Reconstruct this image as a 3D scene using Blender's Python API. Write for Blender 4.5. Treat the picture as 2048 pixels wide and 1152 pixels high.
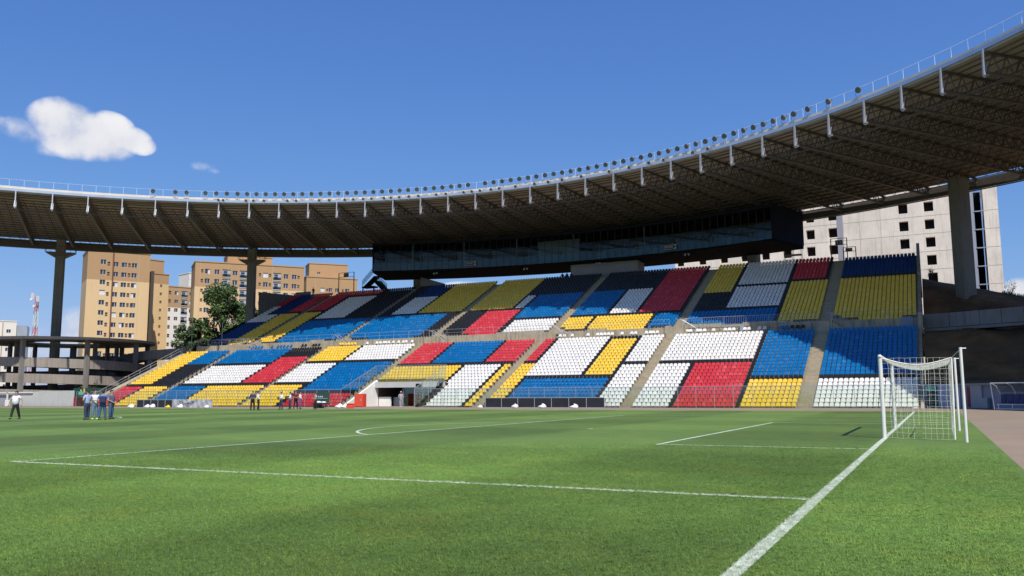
import bpy, bmesh, math, random
from mathutils import Vector, Matrix, Euler
R = math.radians
rnd = random.Random(7)
for o in list(bpy.data.objects): bpy.data.objects.remove(o)
SC = bpy.context.scene
COL = SC.collection

# ------------------------------------------------------------------ camera, sky, sun, exposure
CAM = Vector((1.437, -11.911, 1.396))
YAW, PITCH, ROLL = -0.46022, 0.12406, -0.005417
cd = bpy.data.cameras.new('camera'); cam = bpy.data.objects.new('camera', cd); COL.objects.link(cam)
cy, sy, cp, sp = math.cos(YAW), math.sin(YAW), math.cos(PITCH), math.sin(PITCH)
fw = Vector((sy*cp, cy*cp, sp)); r0 = Vector((cy, -sy, 0)); u0 = r0.cross(fw)
rr = r0*math.cos(ROLL)+u0*math.sin(ROLL); uu = -r0*math.sin(ROLL)+u0*math.cos(ROLL)
m = Matrix((rr, uu, -fw)).transposed().to_4x4(); m.translation = CAM
cam.matrix_world = m
cd.sensor_width = 36; cd.lens = 1697.985/2048*36; cd.clip_start = .1; cd.clip_end = 30000
SC.camera = cam
SUN_AZ, SUN_EL = R(137), R(52)
sl = bpy.data.lights.new('sun', 'SUN'); sl.energy = 5.0; sl.angle = R(.53); sl.color = (1, .945, .87)
so = bpy.data.objects.new('sun', sl); COL.objects.link(so)
sd = Vector((math.sin(SUN_AZ)*math.cos(SUN_EL), math.cos(SUN_AZ)*math.cos(SUN_EL), math.sin(SUN_EL)))
so.rotation_euler = sd.to_track_quat('Z', 'Y').to_euler(); so.location = (40, -60, 90)
SC.view_settings.view_transform = 'Standard'; SC.view_settings.look = 'None'
SC.view_settings.exposure = 0.0; SC.view_settings.gamma = 1

W = bpy.data.worlds.new('World'); SC.world = W; W.use_nodes = True
wn = W.node_tree; wn.nodes.clear(); wl = wn.links
def N(t, kind, **kw):
    n = t.nodes.new(kind)
    for k, v in kw.items(): setattr(n, k, v)
    return n
wout = N(wn, 'ShaderNodeOutputWorld'); bg = N(wn, 'ShaderNodeBackground'); bg.inputs[1].default_value = .1
sky = N(wn, 'ShaderNodeTexSky', sky_type='NISHITA', sun_disc=False, sun_elevation=SUN_EL, sun_rotation=SUN_AZ,
        altitude=30, air_density=1.0, dust_density=.25, ozone_density=3.2)
wl.new(bg.outputs[0], wout.inputs[0])
tc = N(wn, 'ShaderNodeTexCoord')
def wdir(px, py):      # sky direction in degrees -> unit vector
    az, el = R(px), R(py)
    return (math.sin(az)*math.cos(el), math.cos(az)*math.cos(el), math.sin(el))
def math_(t, op, a, b=None, clamp=False):
    n = N(t, 'ShaderNodeMath', operation=op); n.use_clamp = clamp
    for i, v in enumerate((a, b)):
        if v is None: continue
        if isinstance(v, (int, float)): n.inputs[i].default_value = v
        else: t.links.new(v, n.inputs[i])
    return n.outputs[0]
# cloud puffs: (azimuth, elevation, half width, half height, weight) in degrees
PUFFS = [(-54.9,16.2,1.7,1.2,1), (-52.6,16.05,1.35,.95,1), (-51.4,15.6,1.2,.72,.95), (-54.0,15.15,1.9,.9,1), (-52.6,15.0,1.4,.7,.85), (-57.0,15.4,1.2,.75,.5), (-58.3,15.4,1.0,.6,.33), (-50.5,15.35,.7,.5,.6), (-55.6,14.7,1.9,.5,.3), (-53.7,16.3,.9,.75,.8),
         (-46.8,14.45,.7,.3,.34), (-46.2,14.2,.4,.2,.3),
         (-53.3,3.6,1.6,1.5,.75), (-54.7,3.0,1.5,1.2,.6), (-56.6,2.6,2.4,1.2,.5), (-29.5,7.2,1.6,.35,.35),(-52.3,2.4,1.8,1.2,.6),
         (4.9,5.7,1.0,.8,1), (7.3,6.0,2.0,1.2,1), (10.5,6.5,2.4,1.5,.9)]
msk = None
nz = N(wn, 'ShaderNodeTexNoise'); nz.inputs['Scale'].default_value = 17; nz.inputs['Detail'].default_value = 8; nz.inputs['Roughness'].default_value = .55
wl.new(tc.outputs['Generated'], nz.inputs['Vector'])
nz2 = N(wn, 'ShaderNodeTexNoise'); nz2.inputs['Scale'].default_value = 9; nz2.inputs['Detail'].default_value = 3
wl.new(tc.outputs['Generated'], nz2.inputs['Vector'])
for az, el, hw, hh, wt in PUFFS:
    d = Vector(wdir(az, el)); rt = Vector((math.cos(R(az)), -math.sin(R(az)), 0)); up = rt.cross(d)
    def dot(vec, sc):
        n = N(wn, 'ShaderNodeVectorMath', operation='DOT_PRODUCT'); wl.new(tc.outputs['Generated'], n.inputs[0]); n.inputs[1].default_value = vec*sc
        return n.outputs['Value']
    a_ = dot(rt, 1/math.sin(R(hw))); b_ = dot(up, 1/math.sin(R(hh))); f_ = dot(d, 1)
    q = math_(wn, 'ADD', math_(wn, 'MULTIPLY', a_, a_), math_(wn, 'MULTIPLY', b_, b_))
    v = math_(wn, 'MULTIPLY', math_(wn, 'MULTIPLY', math_(wn, 'SUBTRACT', 1.75, q), .75*wt), 1, True)
    v = math_(wn, 'MULTIPLY', v, math_(wn, 'GREATER_THAN', f_, .5))
    msk = v if msk is None else math_(wn, 'SMOOTH_MAX' if False else 'MAXIMUM', msk, v)
nn = math_(wn, 'MULTIPLY', math_(wn, 'SUBTRACT', nz.outputs['Fac'], .5), 2.7)
nn = math_(wn, 'ADD', nn, math_(wn, 'MULTIPLY', math_(wn, 'SUBTRACT', nz2.outputs['Fac'], .5), .9))
cm = math_(wn, 'ADD', msk, math_(wn, 'MULTIPLY', nn, math_(wn, 'MINIMUM', math_(wn, 'MULTIPLY', msk, 4), 1)))
mr = N(wn, 'ShaderNodeMapRange', interpolation_type='SMOOTHSTEP'); wl.new(cm, mr.inputs[0]); mr.inputs[1].default_value = .06; mr.inputs[2].default_value = 1.05
cr = N(wn, 'ShaderNodeMix', data_type='RGBA'); crm = N(wn, 'ShaderNodeMapRange'); wl.new(math_(wn, 'ADD', nz.outputs['Fac'], math_(wn, 'MULTIPLY', nz2.outputs['Fac'], .6)), crm.inputs[0]); crm.inputs[1].default_value = .62; crm.inputs[2].default_value = 1.0; wl.new(crm.outputs[0], cr.inputs[0]); cr.inputs[6].default_value = (6.6, 6.8, 7.7, 1); cr.inputs[7].default_value = (8.9, 8.9, 9.2, 1)
# film-like shoulder on the sky so that its horizon and solar glow do not burn out
sp_ = N(wn, 'ShaderNodeSeparateColor'); cb_ = N(wn, 'ShaderNodeCombineColor'); wl.new(sky.outputs[0], sp_.inputs[0])
for i, (kk, cc) in enumerate(((.74, 40.), (1.27, 9.5), (2.95, 4.2))):
    x_ = sp_.outputs[i]; wl.new(math_(wn, 'DIVIDE', math_(wn, 'MULTIPLY', x_, kk), math_(wn, 'ADD', math_(wn, 'MULTIPLY', x_, 1/cc), 1)), cb_.inputs[i])
mx = N(wn, 'ShaderNodeMix', data_type='RGBA'); wl.new(mr.outputs[0], mx.inputs[0]); wl.new(cb_.outputs[0], mx.inputs[6]); wl.new(cr.outputs[2], mx.inputs[7])
wl.new(mx.outputs[2], bg.inputs[0])

# ------------------------------------------------------------------ helpers
class MB:
    def __init__(s): s.v = []; s.f = []; s.m = []
    def poly(s, pts, mi=0):
        n = len(s.v); s.v += [tuple(p) for p in pts]; s.f.append(tuple(range(n, n+len(pts)))); s.m.append(mi); return s
    def hexa(s, b, t, mi=0):           # bottom ring (ccw from above), top ring
        n = len(s.v); k = len(b); s.v += [tuple(p) for p in b]+[tuple(p) for p in t]
        s.f.append(tuple(reversed(range(n, n+k)))); s.m.append(mi)
        s.f.append(tuple(range(n+k, n+2*k))); s.m.append(mi)
        for i in range(k):
            j = (i+1) % k; s.f.append((n+i, n+j, n+k+j, n+k+i)); s.m.append(mi)
        return s
    def box(s, x0, x1, y0, y1, z0, z1, mi=0):
        return s.hexa([(x0,y0,z0),(x1,y0,z0),(x1,y1,z0),(x0,y1,z0)], [(x0,y0,z1),(x1,y0,z1),(x1,y1,z1),(x0,y1,z1)], mi)
    def prism(s, pts, z0, z1, mi=0):
        return s.hexa([(x,y,z0) for x,y in pts], [(x,y,z1) for x,y in pts], mi)
    def bar(s, a, b, w, h=None, mi=0, up=(0,0,1)):
        a, b = Vector(a), Vector(b); d = b-a
        if d.length < 1e-6: return s
        d.normalize(); u = Vector(up)
        if abs(d.dot(u)) > .99: u = Vector((0,1,0))
        r = d.cross(u).normalized(); u = r.cross(d); h = h or w
        q = [r*(-w/2)+u*(-h/2), r*(w/2)+u*(-h/2), r*(w/2)+u*(h/2), r*(-w/2)+u*(h/2)]
        return s.hexa([a+k for k in q], [b+k for k in q], mi)
    def tube(s, pts, r, n=8, mi=0, cap=True):
        pts = [Vector(p) for p in pts]
        if n >= 14 and len(pts) == 2: d_ = (pts[1]-pts[0]).normalized()*.004; pts = [pts[0], pts[0]+d_, pts[1]-d_, pts[1]]
        rs = r if isinstance(r, (list, tuple)) else [r]*len(pts); base = len(s.v)
        for i, p in enumerate(pts):
            d = (pts[min(i+1, len(pts)-1)]-pts[max(i-1, 0)]).normalized()
            u = Vector((0,0,1)) if abs(d.z) < .95 else Vector((1,0,0))
            a = d.cross(u).normalized(); b = a.cross(d)
            for k in range(n):
                t = 2*math.pi*k/n; s.v.append(tuple(p+(a*math.cos(t)+b*math.sin(t))*rs[i]))
        for i in range(len(pts)-1):
            for k in range(n):
                j = (k+1) % n; s.f.append((base+i*n+k, base+i*n+j, base+(i+1)*n+j, base+(i+1)*n+k)); s.m.append(mi)
        if cap:
            s.f.append(tuple(reversed(range(base, base+n)))); s.m.append(mi)
            e = base+(len(pts)-1)*n; s.f.append(tuple(range(e, e+n))); s.m.append(mi)
        return s
    def ball(s, c, r, n=8, k=6, mi=0):
        rx, ry, rz = r if isinstance(r, (list, tuple)) else (r, r, r); base = len(s.v)
        for i in range(k+1):
            ph = math.pi*i/k
            for j in range(n):
                t = 2*math.pi*j/n; s.v.append((c[0]+rx*math.sin(ph)*math.cos(t), c[1]+ry*math.sin(ph)*math.sin(t), c[2]+rz*math.cos(ph)))
        for i in range(k):
            for j in range(n):
                q = (j+1) % n; s.f.append((base+i*n+j, base+(i+1)*n+j, base+(i+1)*n+q, base+i*n+q)); s.m.append(mi)
        return s
    def build(s, name, mats, parent=None, smooth=False, bevel=0):
        me = bpy.data.meshes.new(name); me.from_pydata(s.v, [], s.f)
        for q in (mats if isinstance(mats, (list, tuple)) else [mats]): me.materials.append(q)
        me.polygons.foreach_set('material_index', s.m)
        if smooth: me.polygons.foreach_set('use_smooth', [True]*len(s.f))
        me.update()
        o = bpy.data.objects.new(name, me); COL.objects.link(o)
        if parent:
            o.parent = parent; o.matrix_parent_inverse = Matrix.Translation(-parent.location) if parent.parent is None and parent.type == 'EMPTY' else Matrix()
            if parent.type == 'EMPTY' and parent.parent is None: o.matrix_parent_inverse = (Matrix.Translation(parent.location) @ parent.rotation_euler.to_matrix().to_4x4()).inverted()
        if bevel:
            b = o.modifiers.new('bevel', 'BEVEL'); b.width = bevel; b.segments = 2; b.limit_method = 'ANGLE'
        return o
def tag(o, label, cat, group=None, kind=None):
    if label: o['label'] = label
    if cat: o['category'] = cat
    if group: o['group'] = group
    if kind: o['kind'] = kind
    return o
def struct(o): o['kind'] = 'structure'; return o
def thing(name, label, cat, loc=(0,0,0), rz=0, group=None):
    o = bpy.data.objects.new(name, None); COL.objects.link(o); o.empty_display_size = .2
    o.location = loc; o.rotation_euler = (0, 0, rz); tag(o, label, cat, group); return o
def local(name, mb, mats, parent, **kw):       # mesh given in the thing's own local coordinates
    o = mb.build(name, mats, None, **kw); o.parent = parent; return o
def copy_tree(o, parent=None):
    c = o.copy(); COL.objects.link(c)
    if parent: c.parent = parent
    for ch in list(o.children): copy_tree(ch, c)
    return c

# ------------------------------------------------------------------ materials
def mat(name, col, rough=.6, var=.12, scale=3., metal=0., bump=0., spec=.4, streak=0., stretch=(1,1,1), var2=None, scale2=40., col2=None):
    ma = bpy.data.materials.new(name); ma.use_nodes = True; t = ma.node_tree; L = t.links
    b = t.nodes['Principled BSDF']; b.inputs['Roughness'].default_value = rough; b.inputs['Metallic'].default_value = metal
    b.inputs['Specular IOR Level'].default_value = spec
    tcn = N(t, 'ShaderNodeTexCoord'); mp = N(t, 'ShaderNodeMapping'); L.new(tcn.outputs['Object'], mp.inputs[0]); mp.inputs['Scale'].default_value = stretch
    n1 = N(t, 'ShaderNodeTexNoise'); n1.inputs['Scale'].default_value = scale; n1.inputs['Detail'].default_value = 5; n1.inputs['Roughness'].default_value = .6
    L.new(mp.outputs[0], n1.inputs['Vector'])
    f = math_(t, 'MULTIPLY', math_(t, 'SUBTRACT', n1.outputs['Fac'], .5), 2*var*1.8)
    n2 = N(t, 'ShaderNodeTexNoise'); n2.inputs['Scale'].default_value = scale2; n2.inputs['Detail'].default_value = 3; L.new(mp.outputs[0], n2.inputs['Vector'])
    f = math_(t, 'ADD', f, math_(t, 'MULTIPLY', math_(t, 'SUBTRACT', n2.outputs['Fac'], .5), 2*(var2 if var2 is not None else var*.5)))
    if streak:
        m2 = N(t, 'ShaderNodeMapping'); L.new(tcn.outputs['Object'], m2.inputs[0]); m2.inputs['Scale'].default_value = (2.2, 2.2, .12)
        n3 = N(t, 'ShaderNodeTexNoise'); n3.inputs['Scale'].default_value = 1.6; n3.inputs['Detail'].default_value = 6; L.new(m2.outputs[0], n3.inputs['Vector'])
        r3 = N(t, 'ShaderNodeMapRange'); L.new(n3.outputs['Fac'], r3.inputs[0]); r3.inputs[1].default_value = .5; r3.inputs[2].default_value = .75
        f = math_(t, 'SUBTRACT', f, math_(t, 'MULTIPLY', r3.outputs[0], streak))
    g = math_(t, 'ADD', f, 1)
    base = N(t, 'ShaderNodeVectorMath', operation='SCALE')
    if col2:
        mxn = N(t, 'ShaderNodeMix', data_type='RGBA'); n4 = N(t, 'ShaderNodeTexNoise'); n4.inputs['Scale'].default_value = scale*.6; n4.inputs['Detail'].default_value = 4
        L.new(mp.outputs[0], n4.inputs['Vector']); r4 = N(t, 'ShaderNodeMapRange'); L.new(n4.outputs['Fac'], r4.inputs[0]); r4.inputs[1].default_value = .4; r4.inputs[2].default_value = .62
        L.new(r4.outputs[0], mxn.inputs[0]); mxn.inputs[6].default_value = (*col, 1); mxn.inputs[7].default_value = (*col2, 1); L.new(mxn.outputs[2], base.inputs[0])
    else: base.inputs[0].default_value = col
    L.new(g, base.inputs['Scale']); L.new(base.outputs[0], b.inputs['Base Color'])
    if bump:
        bp = N(t, 'ShaderNodeBump'); bp.inputs['Strength'].default_value = bump; bp.inputs['Distance'].default_value = .03; L.new(n2.outputs['Fac'], bp.inputs['Height']); L.new(bp.outputs[0], b.inputs['Normal'])
    return ma
def glass(name, tint, refl=.12, rough=.03, gcol=(.9,.95,.95)):
    ma = bpy.data.materials.new(name); ma.use_nodes = True; t = ma.node_tree; L = t.links; t.nodes.clear()
    o = N(t, 'ShaderNodeOutputMaterial'); mxs = N(t, 'ShaderNodeMixShader'); tr = N(t, 'ShaderNodeBsdfTransparent'); gl = N(t, 'ShaderNodeBsdfGlossy')
    tr.inputs[0].default_value = (*tint, 1); gl.inputs['Roughness'].default_value = rough; gl.inputs[0].default_value = (*gcol, 1)
    fr = N(t, 'ShaderNodeFresnel'); fr.inputs[0].default_value = 1.45
    L.new(math_(t, 'ADD', fr.outputs[0], refl-.04, True), mxs.inputs[0]); L.new(tr.outputs[0], mxs.inputs[1]); L.new(gl.outputs[0], mxs.inputs[2]); L.new(mxs.outputs[0], o.inputs[0])
    return ma
M = {}
M['conc'] = mat('concrete', (.39,.335,.245), .9, .16, .7, bump=.3, streak=.28, scale2=9)
M['conc_wall'] = mat('weathered_concrete', (.40,.345,.25), .9, .22, .9, bump=.3, streak=.5, scale2=7)
M['conc_grey'] = mat('grey_concrete', (.235,.22,.20), .9, .18, .5, bump=.3, streak=.3, scale2=6)
M['conc_col'] = mat('column_concrete', (.21,.20,.165), .9, .2, .5, bump=.2, streak=.35, scale2=5)
M['stair'] = mat('stair_concrete', (.40,.335,.225), .9, .2, 1.3, bump=.3, scale2=12)
M['track'] = mat('track_asphalt', (.29,.215,.15), .93, .12, .35, bump=.4, var2=.12, scale2=30, col2=(.25,.205,.15))
M['white_paint'] = mat('white_paint', (.70,.69,.63), .5, .06, 2)
M['white_wall'] = mat('white_wall', (.78,.76,.72), .8, .07, .8, streak=.1)
M['grey_wall'] = mat('pale_grey_wall', (.50,.51,.48), .8, .08, .7, streak=.12)
M['steel'] = mat('galvanised_steel', (.42,.43,.45), .5, .12, 2, metal=.5)
M['fascia'] = mat('fascia_metal', (.50,.56,.64), .35, .12, .5, metal=.5)
M['walk'] = mat('cream_walkway_edge', (.62,.56,.46), .6, .12, .6)
M['web'] = mat('dark_web_steel', (.06,.047,.036), .6, .2, 1.2)
M['truss'] = mat('brown_truss_steel', (.12,.105,.088), .6, .2, 1.2)
M['sheet'] = mat('roof_sheet', (.35,.31,.255), .7, .2, .25, stretch=(1,1,1), scale2=3, var2=.18)
M['dark'] = mat('dark_interior', (.012,.011,.012), .95, .2, 1, spec=.1)
M['black'] = mat('black_plastic_panel', (.022,.023,.026), .45, .3, 1.2)
M['greymetal'] = mat('grey_paint_metal', (.33,.34,.35), .5, .1, 2)
M['redpaint'] = mat('red_paint', (.62,.055,.03), .45, .1, 2)
M['red_dark'] = mat('dark_red_paint', (.30,.03,.035), .5, .1, 2)
M['orange'] = mat('orange_red_plastic', (.75,.09,.04), .5, .1, 2)
M['green_sign'] = mat('green_sign', (.12,.55,.38), .5, .05, 2)
M['green_dark'] = mat('dark_green_panel', (.02,.075,.055), .5, .15, 2)
M['tan_hi'] = mat('ochre_render', (.43,.27,.135), .85, .05, .06, streak=.07)
M['tan_lo'] = mat('cream_render', (.66,.47,.25), .85, .05, .06, streak=.07)
M['white_render'] = mat('white_render', (.74,.69,.60), .85, .05, .08, streak=.06)
M['raw'] = mat('raw_concrete_panel', (.75,.68,.57), .9, .22, .14, streak=.22, scale2=1.5, var2=.08)
M['joint'] = mat('panel_joint', (.52,.46,.37), .9, .1, .5)
M['win_frame'] = mat('window_frame', (.62,.64,.66), .5, .05, 1)
M['win_dark'] = mat('window_pane_dark', (.035,.045,.07), .15, .3, .4, spec=.6)
M['win_white'] = mat('window_blind', (.62,.64,.68), .4, .1, .4)
M['bark'] = mat('bark', (.10,.07,.045), .9, .25, 4, bump=.4)
M['leaf'] = mat('leaf', (.055,.10,.028), .6, .45, .9, scale2=3.5, var2=.35, col2=(.085,.135,.035))
M['leaf2'] = mat('pale_leaf', (.08,.135,.045), .6, .4, .9, scale2=3.5, var2=.35)
M['earth'] = mat('brown_earth', (.23,.125,.055), .95, .45, .3, spec=.1, bump=.6, scale2=1.3, var2=.25, col2=(.13,.085,.045))
M['bluewall'] = mat('blue_grey_wall', (.26,.29,.36), .8, .1, .8)
M['navy'] = mat('navy_and_shaded_blue_plastic', (.02,.03,.12), .45, .1, 2)
M['net'] = mat('net_cord', (.78,.75,.66), .8, .1, 3)
M['sack'] = mat('white_sack', (.78,.77,.74), .8, .1, 5, bump=.5)
M['tarp'] = mat('grey_tarpaulin', (.42,.43,.45), .6, .12, 1.2, bump=.5)
M['lens'] = mat('floodlight_glass', (.10,.12,.12), .12, .2, 4, spec=.8)
M['lamp_grey'] = mat('floodlight_housing', (.17,.18,.17), .4, .15, 5, metal=.4)
M['seat_w'] = mat('white_seat_plastic', (.80,.78,.74), .42, .05, .7, spec=.25)
M['seat_y'] = mat('yellow_seat_plastic', (.88,.60,.085), .45, .07, .7, spec=.25)
M['seat_b'] = mat('blue_seat_plastic', (.006,.16,.41), .45, .12, .7, spec=.25)
M['seat_r'] = mat('red_seat_plastic', (.64,.062,.08), .45, .1, .7, spec=.25)
M['seat_k'] = mat('black_seat_plastic', (.022,.022,.026), .4, .2, .7, spec=.25)
M['seat_n'] = mat('navy_and_shaded_blue_plastic', (.004,.045,.19), .45, .15, .7, spec=.25)  # darker blue for upper blocks under the roof, shade put into the colour
for c_ in 'wybrkn':          # every moulded shell has aged a little differently
    t = M['seat_'+c_].node_tree; b_ = t.nodes['Principled BSDF']; lk = b_.inputs['Base Color'].links[0]; src = lk.from_socket
    g_ = N(t, 'ShaderNodeNewGeometry'); oi_ = N(t, 'ShaderNodeObjectInfo'); w_ = N(t, 'ShaderNodeTexWhiteNoise', noise_dimensions='2D'); cx_ = N(t, 'ShaderNodeCombineXYZ'); t.links.new(g_.outputs['Random Per Island'], cx_.inputs[0]); t.links.new(oi_.outputs['Random'], cx_.inputs[1]); t.links.new(cx_.outputs[0], w_.inputs['Vector'])
    hs_ = N(t, 'ShaderNodeHueSaturation'); t.links.new(src, hs_.inputs['Color']); t.links.new(math_(t, 'ADD', .92, math_(t, 'MULTIPLY', w_.outputs['Value'], .13)), hs_.inputs['Value']); t.links.new(math_(t, 'SUBTRACT', 1.03, math_(t, 'MULTIPLY', math_(t, 'POWER', w_.outputs['Value'], 6.), .10)), hs_.inputs['Saturation'])
    t.links.new(hs_.outputs[0], b_.inputs['Base Color'])
M['fence_glass'] = glass('green_fence_glass', (.80,.90,.84), .10)
M['fence_glass2'] = glass('thick_green_glass', (.42,.66,.56), .12)
M['vip_glass'] = glass('tinted_facade_glass', (.50,.60,.62), .06, .02, (.62,.66,.60))
M['vip_glass2'] = glass('clear_balustrade_glass', (.62,.72,.74), .05, .05, (.75,.78,.70))
M['clad'] = mat('blue_black_cladding', (.018,.022,.035), .9, .15, .5, spec=.1)
M['poly'] = glass('dugout_polycarbonate', (.55,.60,.66), .08, .15)

# pitch grass: mowing bands, clumps, worn patches
def grass_mat(blade=False):
    ma = bpy.data.materials.new('grass'); ma.use_nodes = True; t = ma.node_tree; L = t.links; b = t.nodes['Principled BSDF']
    b.inputs['Roughness'].default_value = .75; b.inputs['Specular IOR Level'].default_value = .25
    geo = N(t, 'ShaderNodeNewGeometry'); P_o = geo.outputs['Position']; sx = N(t, 'ShaderNodeSeparateXYZ')
    wob = N(t, 'ShaderNodeTexNoise'); wob.inputs['Scale'].default_value = .5; wob.inputs['Detail'].default_value = 3; L.new(P_o, wob.inputs['Vector'])
    L.new(P_o, sx.inputs[0])
    def stripe(sock, period, phase, soft):
        x = math_(t, 'ADD', sock, math_(t, 'MULTIPLY', wob.outputs['Fac'], .8))
        s = math_(t, 'SINE', math_(t, 'MULTIPLY', math_(t, 'ADD', x, phase), 2*math.pi/period))
        return math_(t, 'MULTIPLY', math_(t, 'MINIMUM', math_(t, 'MAXIMUM', math_(t, 'MULTIPLY', s, soft), -1), 1), 1)
    s1 = stripe(sx.outputs[0], 11, -.4, 3.5); s2 = stripe(sx.outputs[1], 11.5, 2.6, 2.2)
    def noise(sc, det, st=(1,1,1), ro=.6):
        mp = N(t, 'ShaderNodeMapping'); L.new(P_o, mp.inputs[0]); mp.inputs['Scale'].default_value = st
        n = N(t, 'ShaderNodeTexNoise'); n.inputs['Scale'].default_value = sc; n.inputs['Detail'].default_value = det; n.inputs['Roughness'].default_value = ro
        L.new(mp.outputs[0], n.inputs['Vector']); return math_(t, 'SUBTRACT', n.outputs['Fac'], .5)
    n_big = noise(.16, 4); n_mid = noise(1.3, 4); n_f = noise(18, 4, ro=.75); n_ff = noise(70, 3, ro=.8); n_y = noise(.7, 5)
    k = math_(t, 'ADD', math_(t, 'MULTIPLY', s1, .14), math_(t, 'MULTIPLY', s2, .08))
    for n, a in ((n_big, .55), (n_mid, .38), (n_f, .75), (n_ff, 1.0)): k = math_(t, 'ADD', k, math_(t, 'MULTIPLY', n, a))
    k = math_(t, 'ADD', k, 1)
    mxn = N(t, 'ShaderNodeMix', data_type='RGBA'); L.new(math_(t, 'ADD', math_(t, 'MULTIPLY', n_y, 1.5), math_(t, 'MULTIPLY', n_f, .8), True), mxn.inputs[0])
    mxn.inputs[6].default_value = (.112, .188, .042, 1); mxn.inputs[7].default_value = (.215, .235, .045, 1)
    v = N(t, 'ShaderNodeVectorMath', operation='SCALE'); L.new(mxn.outputs[2], v.inputs[0]); L.new(k, v.inputs['Scale']); 
    if blade:      # white paint sprayed on the blades that stand on the goal line and the near edge of the penalty area
        oi = N(t, 'ShaderNodeObjectInfo')
        on1 = math_(t, 'LESS_THAN', math_(t, 'ABSOLUTE', math_(t, 'ADD', sx.outputs[0], .06)), .074)
        on2 = math_(t, 'MULTIPLY', math_(t, 'LESS_THAN', math_(t, 'ABSOLUTE', sx.outputs[1]), .062), math_(t, 'MULTIPLY', math_(t, 'LESS_THAN', sx.outputs[0], -.06), math_(t, 'GREATER_THAN', sx.outputs[0], -16.55)))
        on = math_(t, 'MAXIMUM', on1, on2)
        v2 = N(t, 'ShaderNodeVectorMath', operation='SCALE'); L.new(v.outputs[0], v2.inputs[0]); L.new(math_(t, 'ADD', 1.62, math_(t, 'MULTIPLY', math_(t, 'SUBTRACT', N(t, 'ShaderNodeNewGeometry').outputs['Random Per Island'], .5), .95)), v2.inputs['Scale'])
        mw = N(t, 'ShaderNodeMix', data_type='RGBA'); L.new(math_(t, 'MULTIPLY', on, .72), mw.inputs[0]); L.new(v2.outputs[0], mw.inputs[6]); mw.inputs[7].default_value = (.70,.74,.64,1); L.new(mw.outputs[2], b.inputs['Base Color'])
    else: L.new(v.outputs[0], b.inputs['Base Color'])
    bp = N(t, 'ShaderNodeBump'); bp.inputs['Strength'].default_value = .8; bp.inputs['Distance'].default_value = .03
    L.new(math_(t, 'ADD', math_(t, 'MULTIPLY', n_ff, .6), n_f), bp.inputs['Height']); L.new(bp.outputs[0], b.inputs['Normal'])
    return ma
M['grass'] = grass_mat(); M['blade'] = grass_mat(True)
def line_mat():
    ma = bpy.data.materials.new('line_chalk'); ma.use_nodes = True; t = ma.node_tree; L = t.links; b = t.nodes['Principled BSDF']; b.inputs['Roughness'].default_value = .9
    tcn = N(t, 'ShaderNodeTexCoord'); n = N(t, 'ShaderNodeTexNoise'); n.inputs['Scale'].default_value = 45; n.inputs['Detail'].default_value = 4; n.inputs['Roughness'].default_value = .75
    L.new(tcn.outputs['Object'], n.inputs['Vector'])
    n2 = N(t, 'ShaderNodeTexNoise'); n2.inputs['Scale'].default_value = 2.5; n2.inputs['Detail'].default_value = 4; L.new(tcn.outputs['Object'], n2.inputs['Vector'])
    f = math_(t, 'ADD', n.outputs['Fac'], math_(t, 'MULTIPLY', math_(t, 'SUBTRACT', n2.outputs['Fac'], .5), .5))
    r = N(t, 'ShaderNodeMapRange'); L.new(f, r.inputs[0]); r.inputs[1].default_value = .34; r.inputs[2].default_value = .56
    mxn = N(t, 'ShaderNodeMix', data_type='RGBA'); L.new(r.outputs[0], mxn.inputs[0]); mxn.inputs[6].default_value = (.26,.34,.19,1); mxn.inputs[7].default_value = (.62,.68,.55,1)
    L.new(mxn.outputs[2], b.inputs['Base Color']); return ma
M['line'] = line_mat()

# ------------------------------------------------------------------ ground
MB().poly([(-3000,-3000,-1.6),(3000,-3000,-1.6),(3000,6000,-1.6),(-3000,6000,-1.6)]).build('ground', mat('far_ground', (.16,.15,.09), .95, .2, .02, scale2=.2))
struct(bpy.data.objects['ground'])
struct(MB().box(-140, 70, -90, 70.3, -1.55, -.035).build('running_track', M['track']))
# pitch turf with a rounded corner
gp = [(-108,-80), (2.75,-80)]
gp += [(2.75-3+3*math.cos(t), 53.5+3*math.sin(t)) for t in [R(a) for a in range(0, 91, 15)]]
gp += [(-108, 56.5)]
struct(MB().prism(gp, -.03, 0).build('pitch', M['grass']))
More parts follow.
